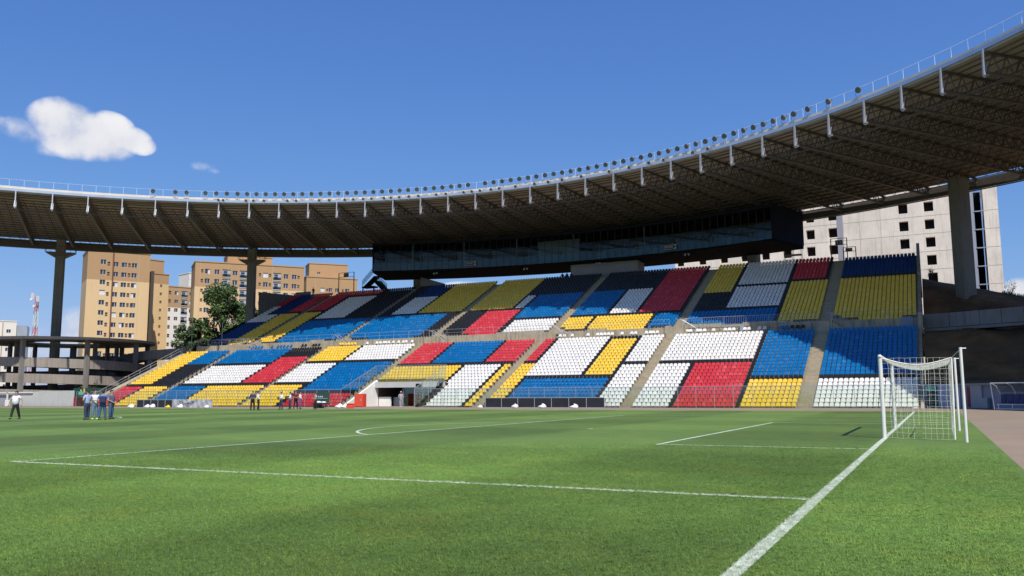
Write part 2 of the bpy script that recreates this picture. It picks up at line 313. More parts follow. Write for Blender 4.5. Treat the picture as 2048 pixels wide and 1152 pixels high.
# short mown blades over the part of the turf that is seen from close by
def blades(r_a, r_b, dens, seed, n):
    tuft = MB(); t_ = random.Random(seed)
    for _ in range(n):
        a = t_.uniform(0, 6.283); ox, oy = t_.gauss(0,.014), t_.gauss(0,.014); h = t_.uniform(.014,.030); w_ = t_.uniform(.0018,.0034); lx, ly = t_.gauss(0,.016), t_.gauss(0,.016); c_, s_ = math.cos(a)*w_, math.sin(a)*w_
        tuft.poly([(ox-c_,oy-s_,-.002),(ox+c_,oy+s_,-.002),(ox+c_*.6+lx*.5,oy+s_*.6+ly*.5,h*.6),(ox+lx,oy+ly,h)])
    tm = bpy.data.meshes.new('grass_tuft'); tm.from_pydata(tuft.v, [], tuft.f); tm.materials.append(M['blade']); to = bpy.data.objects.new('grass_tuft', tm)
    em = MB(); az0, az1 = R(-26.4-34), R(-26.4+34); k = 110
    for i in range(k):
        t0, t1 = az0+(az1-az0)*i/k, az0+(az1-az0)*(i+1)/k; pt = lambda r_, t: (CAM.x+r_*math.sin(t), CAM.y+r_*math.cos(t), .0)
        pts = [pt(r_a,t0), pt(r_a,t1), pt(r_b,t1), pt(r_b,t0)]
        for rr_a in range(60):
            q0, q1 = r_a+(r_b-r_a)*rr_a/60, r_a+(r_b-r_a)*(rr_a+1)/60; pts = [pt(q0,t0), pt(q0,t1), pt(q1,t1), pt(q1,t0)]
            if max(p[0] for p in pts) < 2.73: em.poly(pts[::-1])
    o = em.build('grass_blades', M['blade'])
    ng = bpy.data.node_groups.new('scatter', 'GeometryNodeTree'); ng.interface.new_socket('Geometry', in_out='INPUT', socket_type='NodeSocketGeometry'); ng.interface.new_socket('Geometry', in_out='OUTPUT', socket_type='NodeSocketGeometry')
    gi, go = N(ng, 'NodeGroupInput'), N(ng, 'NodeGroupOutput'); dp = N(ng, 'GeometryNodeDistributePointsOnFaces'); pos_ = N(ng, 'GeometryNodeInputPosition'); sb_ = N(ng, 'ShaderNodeVectorMath', operation='DISTANCE'); ng.links.new(pos_.outputs[0], sb_.inputs[0]); sb_.inputs[1].default_value = CAM; mp_ = N(ng, 'ShaderNodeMapRange'); ng.links.new(sb_.outputs['Value'], mp_.inputs[0]); mp_.inputs[1].default_value = 6; mp_.inputs[2].default_value = r_b; mp_.inputs[3].default_value = dens; mp_.inputs[4].default_value = 0; ng.links.new(mp_.outputs[0], dp.inputs['Density']); dp.inputs['Seed'].default_value = seed
    ip = N(ng, 'GeometryNodeInstanceOnPoints'); oi = N(ng, 'GeometryNodeObjectInfo'); oi.inputs[0].default_value = to
    rv = N(ng, 'FunctionNodeRandomValue', data_type='FLOAT_VECTOR'); rv.inputs[0].default_value = (0,0,0); rv.inputs[1].default_value = (0,0,6.283); rs = N(ng, 'FunctionNodeRandomValue'); rs.inputs[2].default_value = .7; rs.inputs[3].default_value = 1.25
    L = ng.links; L.new(gi.outputs[0], dp.inputs[0]); L.new(dp.outputs['Points'], ip.inputs['Points']); L.new(oi.outputs['Geometry'], ip.inputs['Instance']); L.new(rv.outputs[0], ip.inputs['Rotation']); L.new(rs.outputs[1], ip.inputs['Scale']); L.new(ip.outputs[0], go.inputs[0])
    md = o.modifiers.new('scatter', 'NODES'); md.node_group = ng
    return tag(o, 'short mown grass blades of the pitch in the foreground', 'grass', None, 'stuff')
blades(5.6, 25, 560, 4, 15)
mk = MB()
def strip(a, b, w=.12, z=.004, seg=1.2):
    a, b = Vector((*a, z)), Vector((*b, z)); d = b-a; n = max(1, int(d.length/seg)); e = Vector((-d.y, d.x, 0)).normalized()
    js = [(e*(w/2+rnd.uniform(-.009, .009)), e*(w/2+rnd.uniform(-.009, .009))) for _ in range(n+1)]
    for i in range(n):
        p, q = a+d*(i/n), a+d*((i+1)/n); mk.poly([p-js[i][0], q-js[i+1][0], q+js[i+1][1], p+js[i][1]])
strip((-.06,-14), (-.06,54.2), .135)
for y in (0, 40.32): strip((-16.5, y), (-.13, y))
strip((-16.5,-.06), (-16.5,40.38), .12, .0045)
for y in (11, 29.32): strip((-5.5, y), (-.13, y))
strip((-5.5,10.94), (-5.5,29.38), .12, .0045)
strip((-105,54.16), (-.13,54.16), .12, .0048)
an = math.acos(5.5/9.15); prev = None
for i in range(41):
    t = -an+2*an*i/40; c, s_ = math.cos(t), math.sin(t)
    cur = [(-11-9.09*c, 20.16+9.09*s_, .0052), (-11-9.21*c, 20.16+9.21*s_, .0052)]
    if prev: mk.poly([prev[0], cur[0], cur[1], prev[1]])
    prev = cur
mk.prism([(-11+.11*math.cos(t), 20.16+.11*math.sin(t)) for t in [i*math.pi/6 for i in range(12)]], .002, .0055)
for r0_ in (-52.5,):
    prev = None
    for i in range(61):
        t = math.pi*2*i/60; cur = [(-52.5+9.09*math.cos(t), 20.16+9.09*math.sin(t), .0052), (-52.5+9.21*math.cos(t), 20.16+9.21*math.sin(t), .0052)]
        if prev: mk.poly([prev[0], prev[1], cur[1], cur[0]])
        prev = cur
strip((-52.5,-13), (-52.5,54.1), .12, .0044)
struct(mk.build('pitch_markings', M['line']))
mk = MB()      # broken lane marks on the track
for y0, xs in ((57.6, range(-100, 40, 4)), (61.2, range(-98, 40, 4))):
    for x in xs:
        bend = max(0, x-2)**2*.06
        mk.poly([(x, y0-bend, -.031), (x+2, y0-bend-.05, -.031), (x+2, y0-bend+.03, -.031), (x, y0-bend+.08, -.031)])
for x0 in (6.5, 10.2):
    for y in range(2, 50, 4): mk.poly([(x0, y, -.031), (x0+.08, y, -.031), (x0+.08, y+2, -.031), (x0, y+2, -.031)])
struct(mk.build('track_markings', M['white_paint']))
struct(MB().box(-132, 70, 70.3, 92, -1.58, -1.45).build('stand_foundation', M['conc_grey']))

# ------------------------------------------------------------------ grandstand
RS, TR = .382, .8
def lo(i): return 71+TR*i, .08+RS*i            # seat-back top (y, z) of lower row i
def up(j): return 91.6+TR*j, 9.53+.385*j
FL = .72
GS = thing('grandstand', 'two-tier concrete grandstand under the curved roof, full of coloured seats', 'grandstand', (-54, 71, 0))
AL = [(-107.6,-98.2), (-96.9,-79.95), (-78.95,-63.65), (-62.25,-45.05), (-43.65,-27.75), (-26.4,-10.4), (-8.9,-.05)]    # seat blocks between aisles
def terrace(mb, x0, x1, i0, i1, f, zb, back, mi=0):
    for i in range(i0, i1+1):
        y, z = f(i); y1 = f(i+1)[0]-.62 if i < i1 else back
        mb.box(x0, x1, y-.62, y1, zb, z-FL, mi)
tb = MB()
terrace(tb, -108, -61.95, 0, 22, lo, -1.45, 89.0); terrace(tb, -61.95, -51.75, 8, 22, lo, 2.3, 89.0); terrace(tb, -51.75, .1, 0, 22, lo, -1.45, 89.0)
tb.build('lower_terrace', M['conc'], GS)
MB().box(-112, .1, 89.0, 91.0, 6, 8.1).build('concourse_floor', M['stair'], GS)
tb = MB(); terrace(tb, -108, .1, 0, 28, up, 7.5, 115.0); tb.build('upper_terrace', M['conc'], GS)
tb = MB()      # wall at the front of the upper tier, panels between the aisles
for k, (a, b) in enumerate(AL):
    x = a-.2
    while x < b+.1:
        x2 = min(x+2.6, b+.2); h = 9.52 if k % 2 else 9.46
        if rnd.random() < .25: h += .22
        tb.box(x, x2-.03, 90.84, 91.02, 8.1, h); tb.box(x2-.1, x2+.02, 90.80, 91.04, 8.1, h+.05); x = x2
tb.build('concourse_wall', M['conc_wall'], GS)
for k in range(7):          # aisles: half-height steps on both tiers
    ax0, ax1 = (AL[k][1]+.08, AL[k+1][0]-.08) if k < 6 else (None, None)
    if ax0 is None: break
    for f, i0, i1, st in ((lo, 0, 22, 1), (up, 0, 28, 2)):
        q = MB()
        for i in range(i0, i1+1):
            y, z = f(i); q.box(ax0, ax1, y-.62-.4, y-.615, z-FL-RS-.005, z-FL-RS/2)
            q.box(ax0, ax1, y-.614, y+.17, z-FL-.05, z-FL+.004)
        q.build('stairway', M['stair'], GS)
    q = MB(); x = ax0      # landing and side flight down to the concourse, with a pair of sloping rails
    q.box(x-.3, ax1+.3, 89.75, 90.98, 8.1, 9.42)
    for s in range(6): q.box(ax1+.3+s*.3, ax1+.6+s*.3, 89.9, 90.78, 8.1, 9.2-s*.19)
    q.build('landing', M['conc_wall'], GS)
    q = MB()
    for yy in (89.8, 90.8):
        q.tube([(ax1-.2, yy, 10.35), (ax1+.4, yy, 10.35), (ax1+2.3, yy, 9.15), (ax1+2.3, yy, 8.1)], .035, 6); q.tube([(ax1+.3, yy, 9.4), (ax1+.3, yy, 10.35)], .03, 6)
    q.build('handrail', M['steel'], GS)
tb = MB()      # sloped side walls
def sidewall(mb, x0, x1, f, i0, i1, dz, zb):
    (ya, za), (yb, zb2) = f(i0), f(i1)
    mb.hexa([(x0,ya-.7,zb),(x1,ya-.7,zb),(x1,yb+.4,zb),(x0,yb+.4,zb)], [(x0,ya-.7,za+dz),(x1,ya-.7,za+dz),(x1,yb+.4,zb2+dz),(x0,yb+.4,zb2+dz)])
sidewall(tb, -109.2, -108.02, lo, 0, 22, -.25, -1.5); tb.build('side_wall', M['conc_wall'], GS); tb = MB(); sidewall(tb, .12, .4, lo, 0, 22, -.35, -1.5)
sidewall(tb, .12, .4, up, 0, 28, -.25, 6)
tb.box(.1, .55, 88.9, 91.2, 7.5, 9.9)
tb.hexa([(.12,105.4,14),(.5,105.4,14),(.5,114.9,14),(.12,114.9,14)], [(.12,105.4,16.3),(.5,105.4,16.3),(.5,114.9,21.5),(.12,114.9,21.5)])
tb.build('side_wall', M['conc_wall'], GS)
q = MB(); q.hexa([(-108.5,105.6,12),(-108.05,105.6,12),(-108.05,115.1,12),(-108.5,115.1,12)], [(-108.5,105.6,20.05),(-108.05,105.6,20.05),(-108.05,115.1,20.45),(-108.5,115.1,20.45)])
q.box(-108.05, -104.6, 115.05, 115.4, 17, 21.0)
q.build('corner_wall', M['conc_col'], GS)
tb = MB(); tb.hexa([(-79.6,114.9,18),(-75.2,114.9,18),(-75.2,116.2,18),(-79.6,116.2,18)], [(-79.6,114.9,22.1),(-75.2,114.9,20.75),(-75.2,116.2,20.75),(-79.6,116.2,22.1)])
tb.build('back_wall', M['conc_col'], GS)
tb = MB()      # rail on the concourse wall and the side rail of the lower tier
def rail(mb, pts, h=.85, posts=2.0, r=.03, mid=(.5,), bal=0):
    P = [Vector(p) for p in pts]
    for a, b in zip(P, P[1:]):
        n = max(1, round((b-a).length/posts)); up_ = Vector((0,0,h))
        mb.tube([a+up_, b+up_], r, 5)
        for k in mid: mb.tube([a+up_*k, b+up_*k], r*.7, 4)
        for i in range(n+1): mb.tube([a.lerp(b, i/n), a.lerp(b, i/n)+up_], r, 5)
        if bal:
            nb = int((b-a).length/bal)
            for i in range(nb): mb.bar(a.lerp(b, (i+.5)/nb)+up_*.12, a.lerp(b, (i+.5)/nb)+up_*.93, .018)
for k, (a, b) in enumerate(AL):
    q = MB(); rail(q, [(a, 90.93, 9.5), (b, 90.93, 9.5)], .95 if k != 5 else 1.0, 2.6, .022, (.5,) if k != 5 else (.1,), .22 if k == 5 else 0)
    q.build('railing', M['steel'], GS)
q = MB(); rail(q, [(-25.5, 90.7, 9.02), (-13.5, 90.7, 9.02)], .42, 1.9, .03, (.05,)); q.box(-19.1, -18.6, 90.5, 90.7, 8.1, 9.5)
q.build('railing', M['steel'], GS)
q = MB(); rail(q, [(-108.9, 71, 0), (-108.9, 88.6, 8.25)], .85, 2.2, .035, (.5,)); rail(q, [(-108.9, 88.9, 8.3), (-108.9, 90.9, 8.3)], 1.1, 1, .04, (.5,)); rail(q, [(-108.9,91.3,9.3),(-98,91.3,9.3)], 1.0, 1.6, .03)
q.build('railing', M['steel'], GS)
q = MB()
for x in (-109.6, -102.8): q = MB(); q.tube([(x, 91.4, 8.0), (x, 91.4, 13.3)], .05, 6); q.build('pole', M['steel'], GS)
q = MB(); q.box(-1.6, -.4, 90.70, 90.82, 8.15, 9.6); q.build('electrical_cabinet', M['bluewall'], GS)
# tunnel mouth
TN = thing('players_tunnel', 'white walled tunnel entrance opening low in the seating blocks', 'tunnel', (-56.8, 71, 0))
zt = lambda y: .08+RS*(y-71)/TR
q = MB()
for x0, x1 in ((-62.0, -61.75),):
    q.hexa([(x0,70.5,-1.4),(x1,70.5,-1.4),(x1,77.4,-1.4),(x0,77.4,-1.4)], [(x0,70.5,.1),(x1,70.5,.1),(x1,77.4,zt(77.4)+.15),(x0,77.4,zt(77.4)+.15)])
q.build('side_wall', M['white_wall'], TN)
q = MB(); q.box(-61.75, -51.75, 76.6, 77.35, 2.26, 2.95); q.box(-55.6, -54.8, 76.5, 76.6, 2.35, 2.7, 1); q.build('lintel', [M['grey_wall'], M['dark']], TN)
q = MB(); q.box(-61.7, -51.8, 70.35, 84, -1.3, -.06); q.build('floor', M['track'], TN)
q = MB(); q.box(-61.95, -51.75, 84, 84.2, -.1, 2.3); q.box(-61.95, -61.75, 77.35, 84, -.1, 2.3); q.box(-51.95, -51.75, 77.35, 84, -.1, 2.3); q.box(-61.95, -51.75, 77.36, 84.2, 2.28, 2.4)
q.build('inner_wall', mat('brown_inner_wall', (.16,.12,.085), .9, .2, .6), TN)
q = MB(); q.box(-61.7, -59.9, 77.4, 77.6, -.06, 1.1, 0); q.box(-59.85, -58.3, 78.0, 78.2, -.06, 1.05, 1); q.build('half_wall', [M['white_wall'], M['greymetal']], TN)
q = MB(); q.box(-51.85, -51.75, 70.6, 76.6, -1.4, .0); q.hexa([(-51.86,70.6,.0),(-51.83,70.6,.0),(-51.83,76.6,.0),(-51.86,76.6,.0)], [(-51.86,70.6,.15),(-51.83,70.6,.15),(-51.83,76.6,2.9),(-51.86,76.6,2.9)], 1)
q.box(-57.7, -51.9, 76.95, 76.99, -.06, 2.26, 1); q.box(-57.78, -57.7, 76.93, 77.01, -.06, 2.26, 2); q.box(-54.9, -54.84, 76.93, 77.01, -.06, 2.26, 2)
q.build('glass_panel', [M['conc'], M['fence_glass2'], M['greymetal']], TN)
hb = MB(); hb.box(-60.6, -59.3, 70.9, 71.5, -.05, 1.5); 
h_ = thing('hose_cabinet', 'square red metal cabinet standing at the left of the tunnel mouth', 'cabinet', (-60, 71.2, -.05))
hb.build('cabinet_body', M['redpaint'], h_); MB().box(-60.52, -59.4, 70.86, 70.9, .05, 1.42).build('door', M['orange'], h_); MB().box(-59.75, -59.55, 70.83, 70.86, .65, .9).build('handle', M['steel'], h_)
# glass barrier along the front of the stand and around the tunnel
GF = thing('glass_barrier', 'long green-tinted glass barrier along the foot of the seats', 'barrier', (-54, 70.15, 0))
gl = MB(); ps = MB(); tr = MB()
def gwall(a, b, za, zb, n, tra=True):
    for i in range(n):
        t0, t1 = i/n, (i+1)/n; p = [a[0]+(b[0]-a[0])*t0, a[1]+(b[1]-a[1])*t0]; r_ = [a[0]+(b[0]-a[0])*t1, a[1]+(b[1]-a[1])*t1]
        b0, b1 = za[0]+(zb[0]-za[0])*t0, za[0]+(zb[0]-za[0])*t1; c0, c1 = za[1]+(zb[1]-za[1])*t0, za[1]+(zb[1]-za[1])*t1
        gl.poly([(*p, b0), (*r_, b1), (*r_, c1), (*p, c0)])
        MB().bar((*p, b0), (*p, c0), .035).build('post', M['greymetal'], GF)
    tr.bar((*a, za[1]), (*b, zb[1]), .045, .04)
gwall((-109, 70.15), (-62, 70.15), (-.03, 2.05), (-.03, 2.05), 26); gwall((-51.6, 70.15), (.2, 70.15), (-.03, 2.02), (-.03, 2.02), 29)
gwall((-62, 70.15), (-62, 77.2), (.0, 2.05), (3.2, 5.0), 4); gwall((-51.7, 70.15), (-51.7, 77.2), (.0, 2.05), (3.2, 5.0), 4); gwall((-62, 77.2), (-51.7, 77.2), (3.1, 5.0), (3.1, 5.0), 6)
gl.build('glass_pane', M['fence_glass'], GF); tr.build('top_rail', M['steel'], GF)

# ------------------------------------------------------------------ seats
LOW = [ # x0, x1, row0, row1, colour (everything else in a block is black)
(-107.6,-103.1,9,22,'y'),(-103,-98.2,17,22,'b'),(-107.6,-103.2,1,7,'r'),(-102.8,-98.2,0,7,'y'),(-107.6,-102.8,0,0,'y'),
(-96.9,-85.7,17,22,'b'),(-96.2,-85.4,9,15,'w'),(-84.9,-79.95,9,18,'r'),(-96.9,-90.6,0,7,'b'),(-90.1,-79.95,0,7,'y'),
(-78.95,-73.1,17,22,'y'),(-72.6,-63.65,17,22,'w'),(-78.95,-73.1,9,15,'w'),(-72.6,-63.65,6,15,'b'),(-78.95,-73.3,0,7,'y'),(-72.5,-62,0,4,'r'),
(-62.25,-57.7,15,22,'r'),(-57.2,-49.7,15,22,'b'),(-49.2,-45.05,15,22,'r'),(-62.25,-52.2,8,13,'y'),(-51.7,-46.6,0,13,'w'),(-46.1,-45.05,1,13,'y'),
(-43.65,-42.2,15,22,'r'),(-43.65,-42.0,3,13,'y'),(-41.6,-34.7,10,22,'w'),(-34.2,-30.9,10,21,'y'),(-41.5,-30.9,0,8,'b'),(-30.5,-27.75,14,22,'w'),(-30.4,-27.75,0,12,'w'),
(-26.4,-16.1,14,22,'w'),(-26.4,-22.5,0,12,'w'),(-22.1,-16.1,0,12,'r'),(-15.5,-10.4,9,22,'b'),(-15.5,-10.4,0,7,'y'),
(-8.9,0,9,22,'b'),(-8.9,0,0,7,'w')]
UPP = [
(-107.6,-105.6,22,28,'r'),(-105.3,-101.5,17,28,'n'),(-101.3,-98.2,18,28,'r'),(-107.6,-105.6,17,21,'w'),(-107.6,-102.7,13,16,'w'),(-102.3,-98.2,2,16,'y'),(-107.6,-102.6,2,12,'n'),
(-96.9,-92.9,18,28,'r'),(-96.9,-86.4,26,28,'r'),(-92.4,-86.0,13,24,'w'),(-96.9,-93.2,2,16,'y'),(-92.7,-79.95,2,11,'b'),
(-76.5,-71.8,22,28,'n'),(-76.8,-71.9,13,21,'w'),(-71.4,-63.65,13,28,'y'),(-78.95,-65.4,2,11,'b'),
(-62.25,-54.8,13,28,'y'),(-54.3,-53.0,13,18,'w'),(-52.6,-45.05,8,18,'b'),(-58.6,-52.9,2,11,'r'),(-52.2,-45.05,1,6,'w'),
(-43.65,-38.5,8,18,'b'),(-38.2,-34.4,8,18,'w'),(-33.9,-28.4,8,28,'r'),(-43.65,-40.1,2,6,'y'),(-39.6,-31.3,2,6,'y'),(-31,-27.75,2,6,'b'),
(-26.4,-22.7,15,28,'y'),(-22.2,-15.6,18,28,'w'),(-22.2,-15.6,8,16,'w'),(-26.4,-15.6,2,6,'b'),(-15.2,-10.8,19,28,'r'),(-15.1,-10.4,2,17,'y'),
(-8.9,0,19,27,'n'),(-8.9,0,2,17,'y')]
def seat_mb(mb, x, y, z, w=.41, mi=0, j=0.):
    """x centre, y = back plane, z = floor; faces -y. moulded pan with a lip, ribbed rounded back, bracket."""
    h = w/2; zt_ = z+FL
    f = [(-h,-.40),(h,-.40),(h*.96,-.02),(-h*.96,-.02)]
    mb.hexa([(x+a, y+b, z+.33+(.02 if b < -.1 else 0)) for a, b in f], [(x+a*1.0, y+b, z+.39+(.025 if b < -.1 else 0)) for a, b in f], mi)
    prof = [(-h*.96,.34),(h*.96,.34),(h,.52),(h*.93,.64),(h*.55,FL),(-h*.55,FL),(-h*.93,.64),(-h,.52)]
    n = len(mb.v)
    tilt = lambda q: (q-.34)*.16+j
    mb.v += [(x+a, y-.05+tilt(q), z+q) for a, q in prof]+[(x+a, y-.015+tilt(q), z+q) for a, q in prof]
    k = 8
    mb.f.append(tuple(range(n, n+k))); mb.m.append(mi); mb.f.append(tuple(reversed(range(n+k, n+2*k)))); mb.m.append(mi)
    for i in range(k):
        q = (i+1) % k; mb.f.append((n+i, n+k+i, n+k+q, n+q)); mb.m.append(mi)
    mb.box(x-.05, x+.05, y-.3, y-.05, z, z+.33, 5)
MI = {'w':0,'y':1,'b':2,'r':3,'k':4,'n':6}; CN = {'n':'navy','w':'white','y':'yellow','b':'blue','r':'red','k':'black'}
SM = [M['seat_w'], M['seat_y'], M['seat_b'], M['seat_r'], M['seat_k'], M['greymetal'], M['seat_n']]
seats = []
for tier, TAB, f, rows in ((0, LOW, lo, range(0, 23)), (1, UPP, up, range(1, 29))):
    for bi, (a, b) in enumerate(AL):
        n = round((b-a)/.47); w = (b-a)/n
        for i in rows:
            if tier and bi == 6 and i > 27: continue
            for k in range(n):
                x = a+(k+.5)*w
                if not tier and i < 8 and -61.9 < x < -51.0: continue
                if not tier and i < 8 and bi == 3 and x < -51.0: continue
                if tier and i == 1 and (k < n*.28 or k > n*.8): continue
                if tier and i == 2 and k < 2: continue
                c = 'k'
                for x0, x1, r_0, r_1, cc in TAB:
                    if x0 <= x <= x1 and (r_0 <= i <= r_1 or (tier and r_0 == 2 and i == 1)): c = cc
                y, z = f(i); seats.append(((Vector((x, y, z))-CAM).length, tier, bi, i, k, n, x, y, z-FL, c))
seats.sort(key=lambda s: s[0])
low_near = seats[:300]; rest = seats[300:]
ORD = ['first','second','third','fourth','fifth','sixth','seventh','eighth','ninth','tenth','eleventh','twelfth','thirteenth','fourteenth','fifteenth','sixteenth','seventeenth','eighteenth','nineteenth','twentieth']
protos = {}
for c in MI:
    q = MB(); seat_mb(q, 0, 0, 0, mi=0); q.m = [1 if v == 5 else 0 for v in q.m]
    me = bpy.data.meshes.new('seat'); me.from_pydata(q.v, [], q.f); me.materials.append(SM[MI[c]]); me.materials.append(M['greymetal']); me.polygons.foreach_set('material_index', q.m); me.update(); protos[c] = me
def ordn(n):
    if n <= 20: return ORD[n-1]
    return {2:'twenty-',3:'thirty-',4:'forty-',5:'fifty-',6:'sixty-',7:'seventy-'}[n//10]+ORD[n % 10-1] if n % 10 else {30:'thirtieth',40:'fortieth',50:'fiftieth',60:'sixtieth',70:'seventieth'}[n]
BN = {6:'rightmost lower block', 5:'lower block second from right', 4:'lower block third from right', 3:'lower block with the tunnel'}
for d, tier, bi, i, k, n, x, y, z, c in low_near:
    o = bpy.data.objects.new('stadium_seat', protos[c]); COL.objects.link(o)
    o.location = (x, y+rnd.uniform(-.006,.006), z); o.rotation_euler = (rnd.uniform(-.02,.02), 0, rnd.uniform(-.02,.02))
    row = 'front row' if i == 0 else ORD[i]+' row'
    tag(o, f"{CN[c]} plastic seat, {ordn(k+1)} from left in {row} of {BN[bi]}", 'seat', 'plastic seats of the grandstand')
sm_ = MB()
for d, tier, bi, i, k, n, x, y, z, c in rest: seat_mb(sm_, x, y+rnd.uniform(-.008,.008), z, mi=MI[c], j=rnd.uniform(-.008,.008))
CS = {'w':[-73.1,-71.4,-70.8,-70.2,-69.8,-69.3,-68.5,-67.6,-66.8,-66.3,-65.3,-42.3,-41.7,-40.6,-38.4,-37.1,-36.6,-36.1,-35.6,-35.1,-33.8,-32.5,-32.0,-30.6,-30.1,-29.7,-29.2,-25.4,-25.0,-24.2,-23.8,-23.3,-22.2,-20.8,-20.3,-19.8,-18.5,-18.0,-16.8,-16.2],
      'b':[-96.6,-96.0,-95.2,-94.5,-93.9,-93.3,-91.2,-90.0,-89.4,-88.8,-88.1,-87.4,-14.2,-13.7], 'k':[-85.2,-84.6,-83.1,-82.6,-82.0,-42.8,-13.1,-12.5,-11.9], 'y':[-78.1,-77.6,-77.1,-76.5,-75.9,-75.3], 'r':[-43.4]}
for c, xs in CS.items():
    for x in xs: seat_mb(sm_, x, 90.5, 8.42, mi=MI[c]); sm_.box(x-.02, x+.02, 90.3, 90.34, 8.1, 8.45, 5)
tag(sm_.build('stadium_seats', SM), 'thousands of plastic seats in red, blue, yellow, white and black blocks', 'seats', None, 'stuff')

# ------------------------------------------------------------------ roof
EX, EY, EA, EB = -50.474, 1.028, 82.414, 91.832; TH0, DTH = -.85189, .052196
def E(th, D=0., z=0.):
    n = Vector((math.sin(th)/EA, math.cos(th)/EB)); n.normalize()
    return Vector((EX+EA*math.sin(th)+D*n.x, EY+EB*math.cos(th)+D*n.y, z))
K0, K1 = -7, 43
def th(k): return TH0+DTH*k
ROOF = thing('stadium_roof', 'huge curved cantilever roof of steel trusses over the grandstand', 'roof', tuple(E(th(15), 18, 28)))
DOUT = lambda k: 34.3+max(0, k-18)*.10
zt_ = lambda D: 29.85-.028*D           # underside of the sheets
zbt = lambda D: 27.75-.004*D           # bottom chord
q = MB(); SUB = 2
for s in range((K1-K0)*SUB):
    k = K0+s/SUB; k2 = k+1/SUB; rings = [0.3, 5, 10, 15, 20, 25, 30, None]
    for a_, b_ in zip(rings, rings[1:]):
        gap = .62 if k >= 19 else .34
        d1, d2 = (b_, b_) if b_ else (DOUT(k)-gap, DOUT(k2)-gap)
        p = [E(th(k), a_, zt_(a_)), E(th(k2), a_, zt_(a_)), E(th(k2), d2, zt_(d2)), E(th(k), d1, zt_(d1))]
        q.hexa([p[0], p[3], p[2], p[1]][::-1][::-1], [v+Vector((0,0,.12)) for v in (p[0], p[3], p[2], p[1])])
q.build('roof_sheet', M['sheet'], ROOF)
def curved(mb, D, z0, z1, w, k0=K0, k1=K1, sub=3, mi=0):
    for s in range((k1-k0)*sub):
        k = k0+s/sub; k2 = k+1/sub; d1 = D(k) if callable(D) else D; d2 = D(k2) if callable(D) else D
        a, b = E(th(k), d1), E(th(k2), d2); c, d = E(th(k2), d2+w), E(th(k), d1+w)
        mb.hexa([(v.x, v.y, z0) for v in (a, d, c, b)], [(v.x, v.y, z1) for v in (a, d, c, b)], mi)
q = MB(); curved(q, -.05, 29.98, 30.34, .30); curved(q, .26, 29.9, 30.1, .5); q.build('gutter', M['fascia'], ROOF)
q = MB(); curved(q, .3, 30.36, 30.44, 1.0); curved(q, .30, 30.44, 30.72, .06); curved(q, 1.2, 30.44, 30.6, .06); q.build('walkway', M['walk'], ROOF)
q = MB()
for s in range(int((K1-K0)*2.5)):
    k = K0+s/2.5; a, b = E(th(k), .34, 30.6), E(th(k+.4), .34, 30.6); u_ = Vector((0,0,1.1))
    q.tube([a+u_, b+u_], .016, 4, cap=False); q.bar(a, a+u_, .03)
q.build('handrail', mat('white_handrail', (.75,.78,.82), .4, .05, 1), ROOF)
q = MB(); curved(q, lambda k: DOUT(k)-.35, 27.35, 28.35, .25); curved(q, lambda k: DOUT(k)-.1, 28.35, 28.75, .5); q.build('rear_beam', M['truss'], ROOF)
q = MB(); curved(q, lambda k: DOUT(k)+.25, 27.30, 27.42, .18); q.build('rear_gutter', M['truss'], ROOF)
# radial truss prototype, in its own coordinates: +Y outward, origin at the inner tip
def rib_mesh(DE):
    r = MB(); b = MB()
    r.bar((0,.1,zt_(0)-.12), (0,DE,zt_(DE)-.12), .22, .2)
    r.bar((0,.0,zbt(0)+.1), (0,DE,zbt(DE)+.1), .34, .1); r.bar((0,.0,zbt(0)+.22), (0,DE,zbt(DE)+.22), .08, .2)
    n = 24
    for i in range(n):
        d0, d1 = .2+(DE-.3)*i/n, .2+(DE-.3)*(i+1)/n; dm = (d0+d1)/2
        r.bar((0,d0,zbt(d0)+.2), (0,dm,zt_(dm)-.15), .09, .09); r.bar((0,dm,zt_(dm)-.15), (0,d1,zbt(d1)+.2), .09, .09)
    b.bar((0,-.12,zbt(0)-.02), (0,-.05,30.0), .15, .2); b.bar((0,-.1,zbt(0)-.02), (0,.2,zbt(0)+.9), .26, .08); b.box(-.15,.15,-.16,.3,zbt(0)-.08,zbt(0)+.02); b.box(-.07,.07,-.14,.1,zbt(0)-.22,zbt(0)-.08)
    return r, b
DC = {}
for k in range(K0, K1+1):
    de = round(DOUT(k), 1)
    if de not in DC:
        r, b = rib_mesh(de); o1 = r.build('radial_truss', M['truss'], None); o2 = b.build('end_post', M['steel'], None); DC[de] = (o1.data, o2.data)
        bpy.data.objects.remove(o1); bpy.data.objects.remove(o2)
    n = Vector((math.sin(th(k))/EA, math.cos(th(k))/EB)).normalized(); ang = math.atan2(-n.x, n.y)
    mt = Matrix.Translation(E(th(k), 0, 0)) @ Matrix.Rotation(ang, 4, 'Z')
    o = bpy.data.objects.new('radial_truss', DC[de][0]); COL.objects.link(o); o.parent = ROOF; o.matrix_parent_inverse = Matrix.Translation(-ROOF.location); o.matrix_basis = mt
    e = bpy.data.objects.new('end_post', DC[de][1]); COL.objects.link(e); e.parent = o
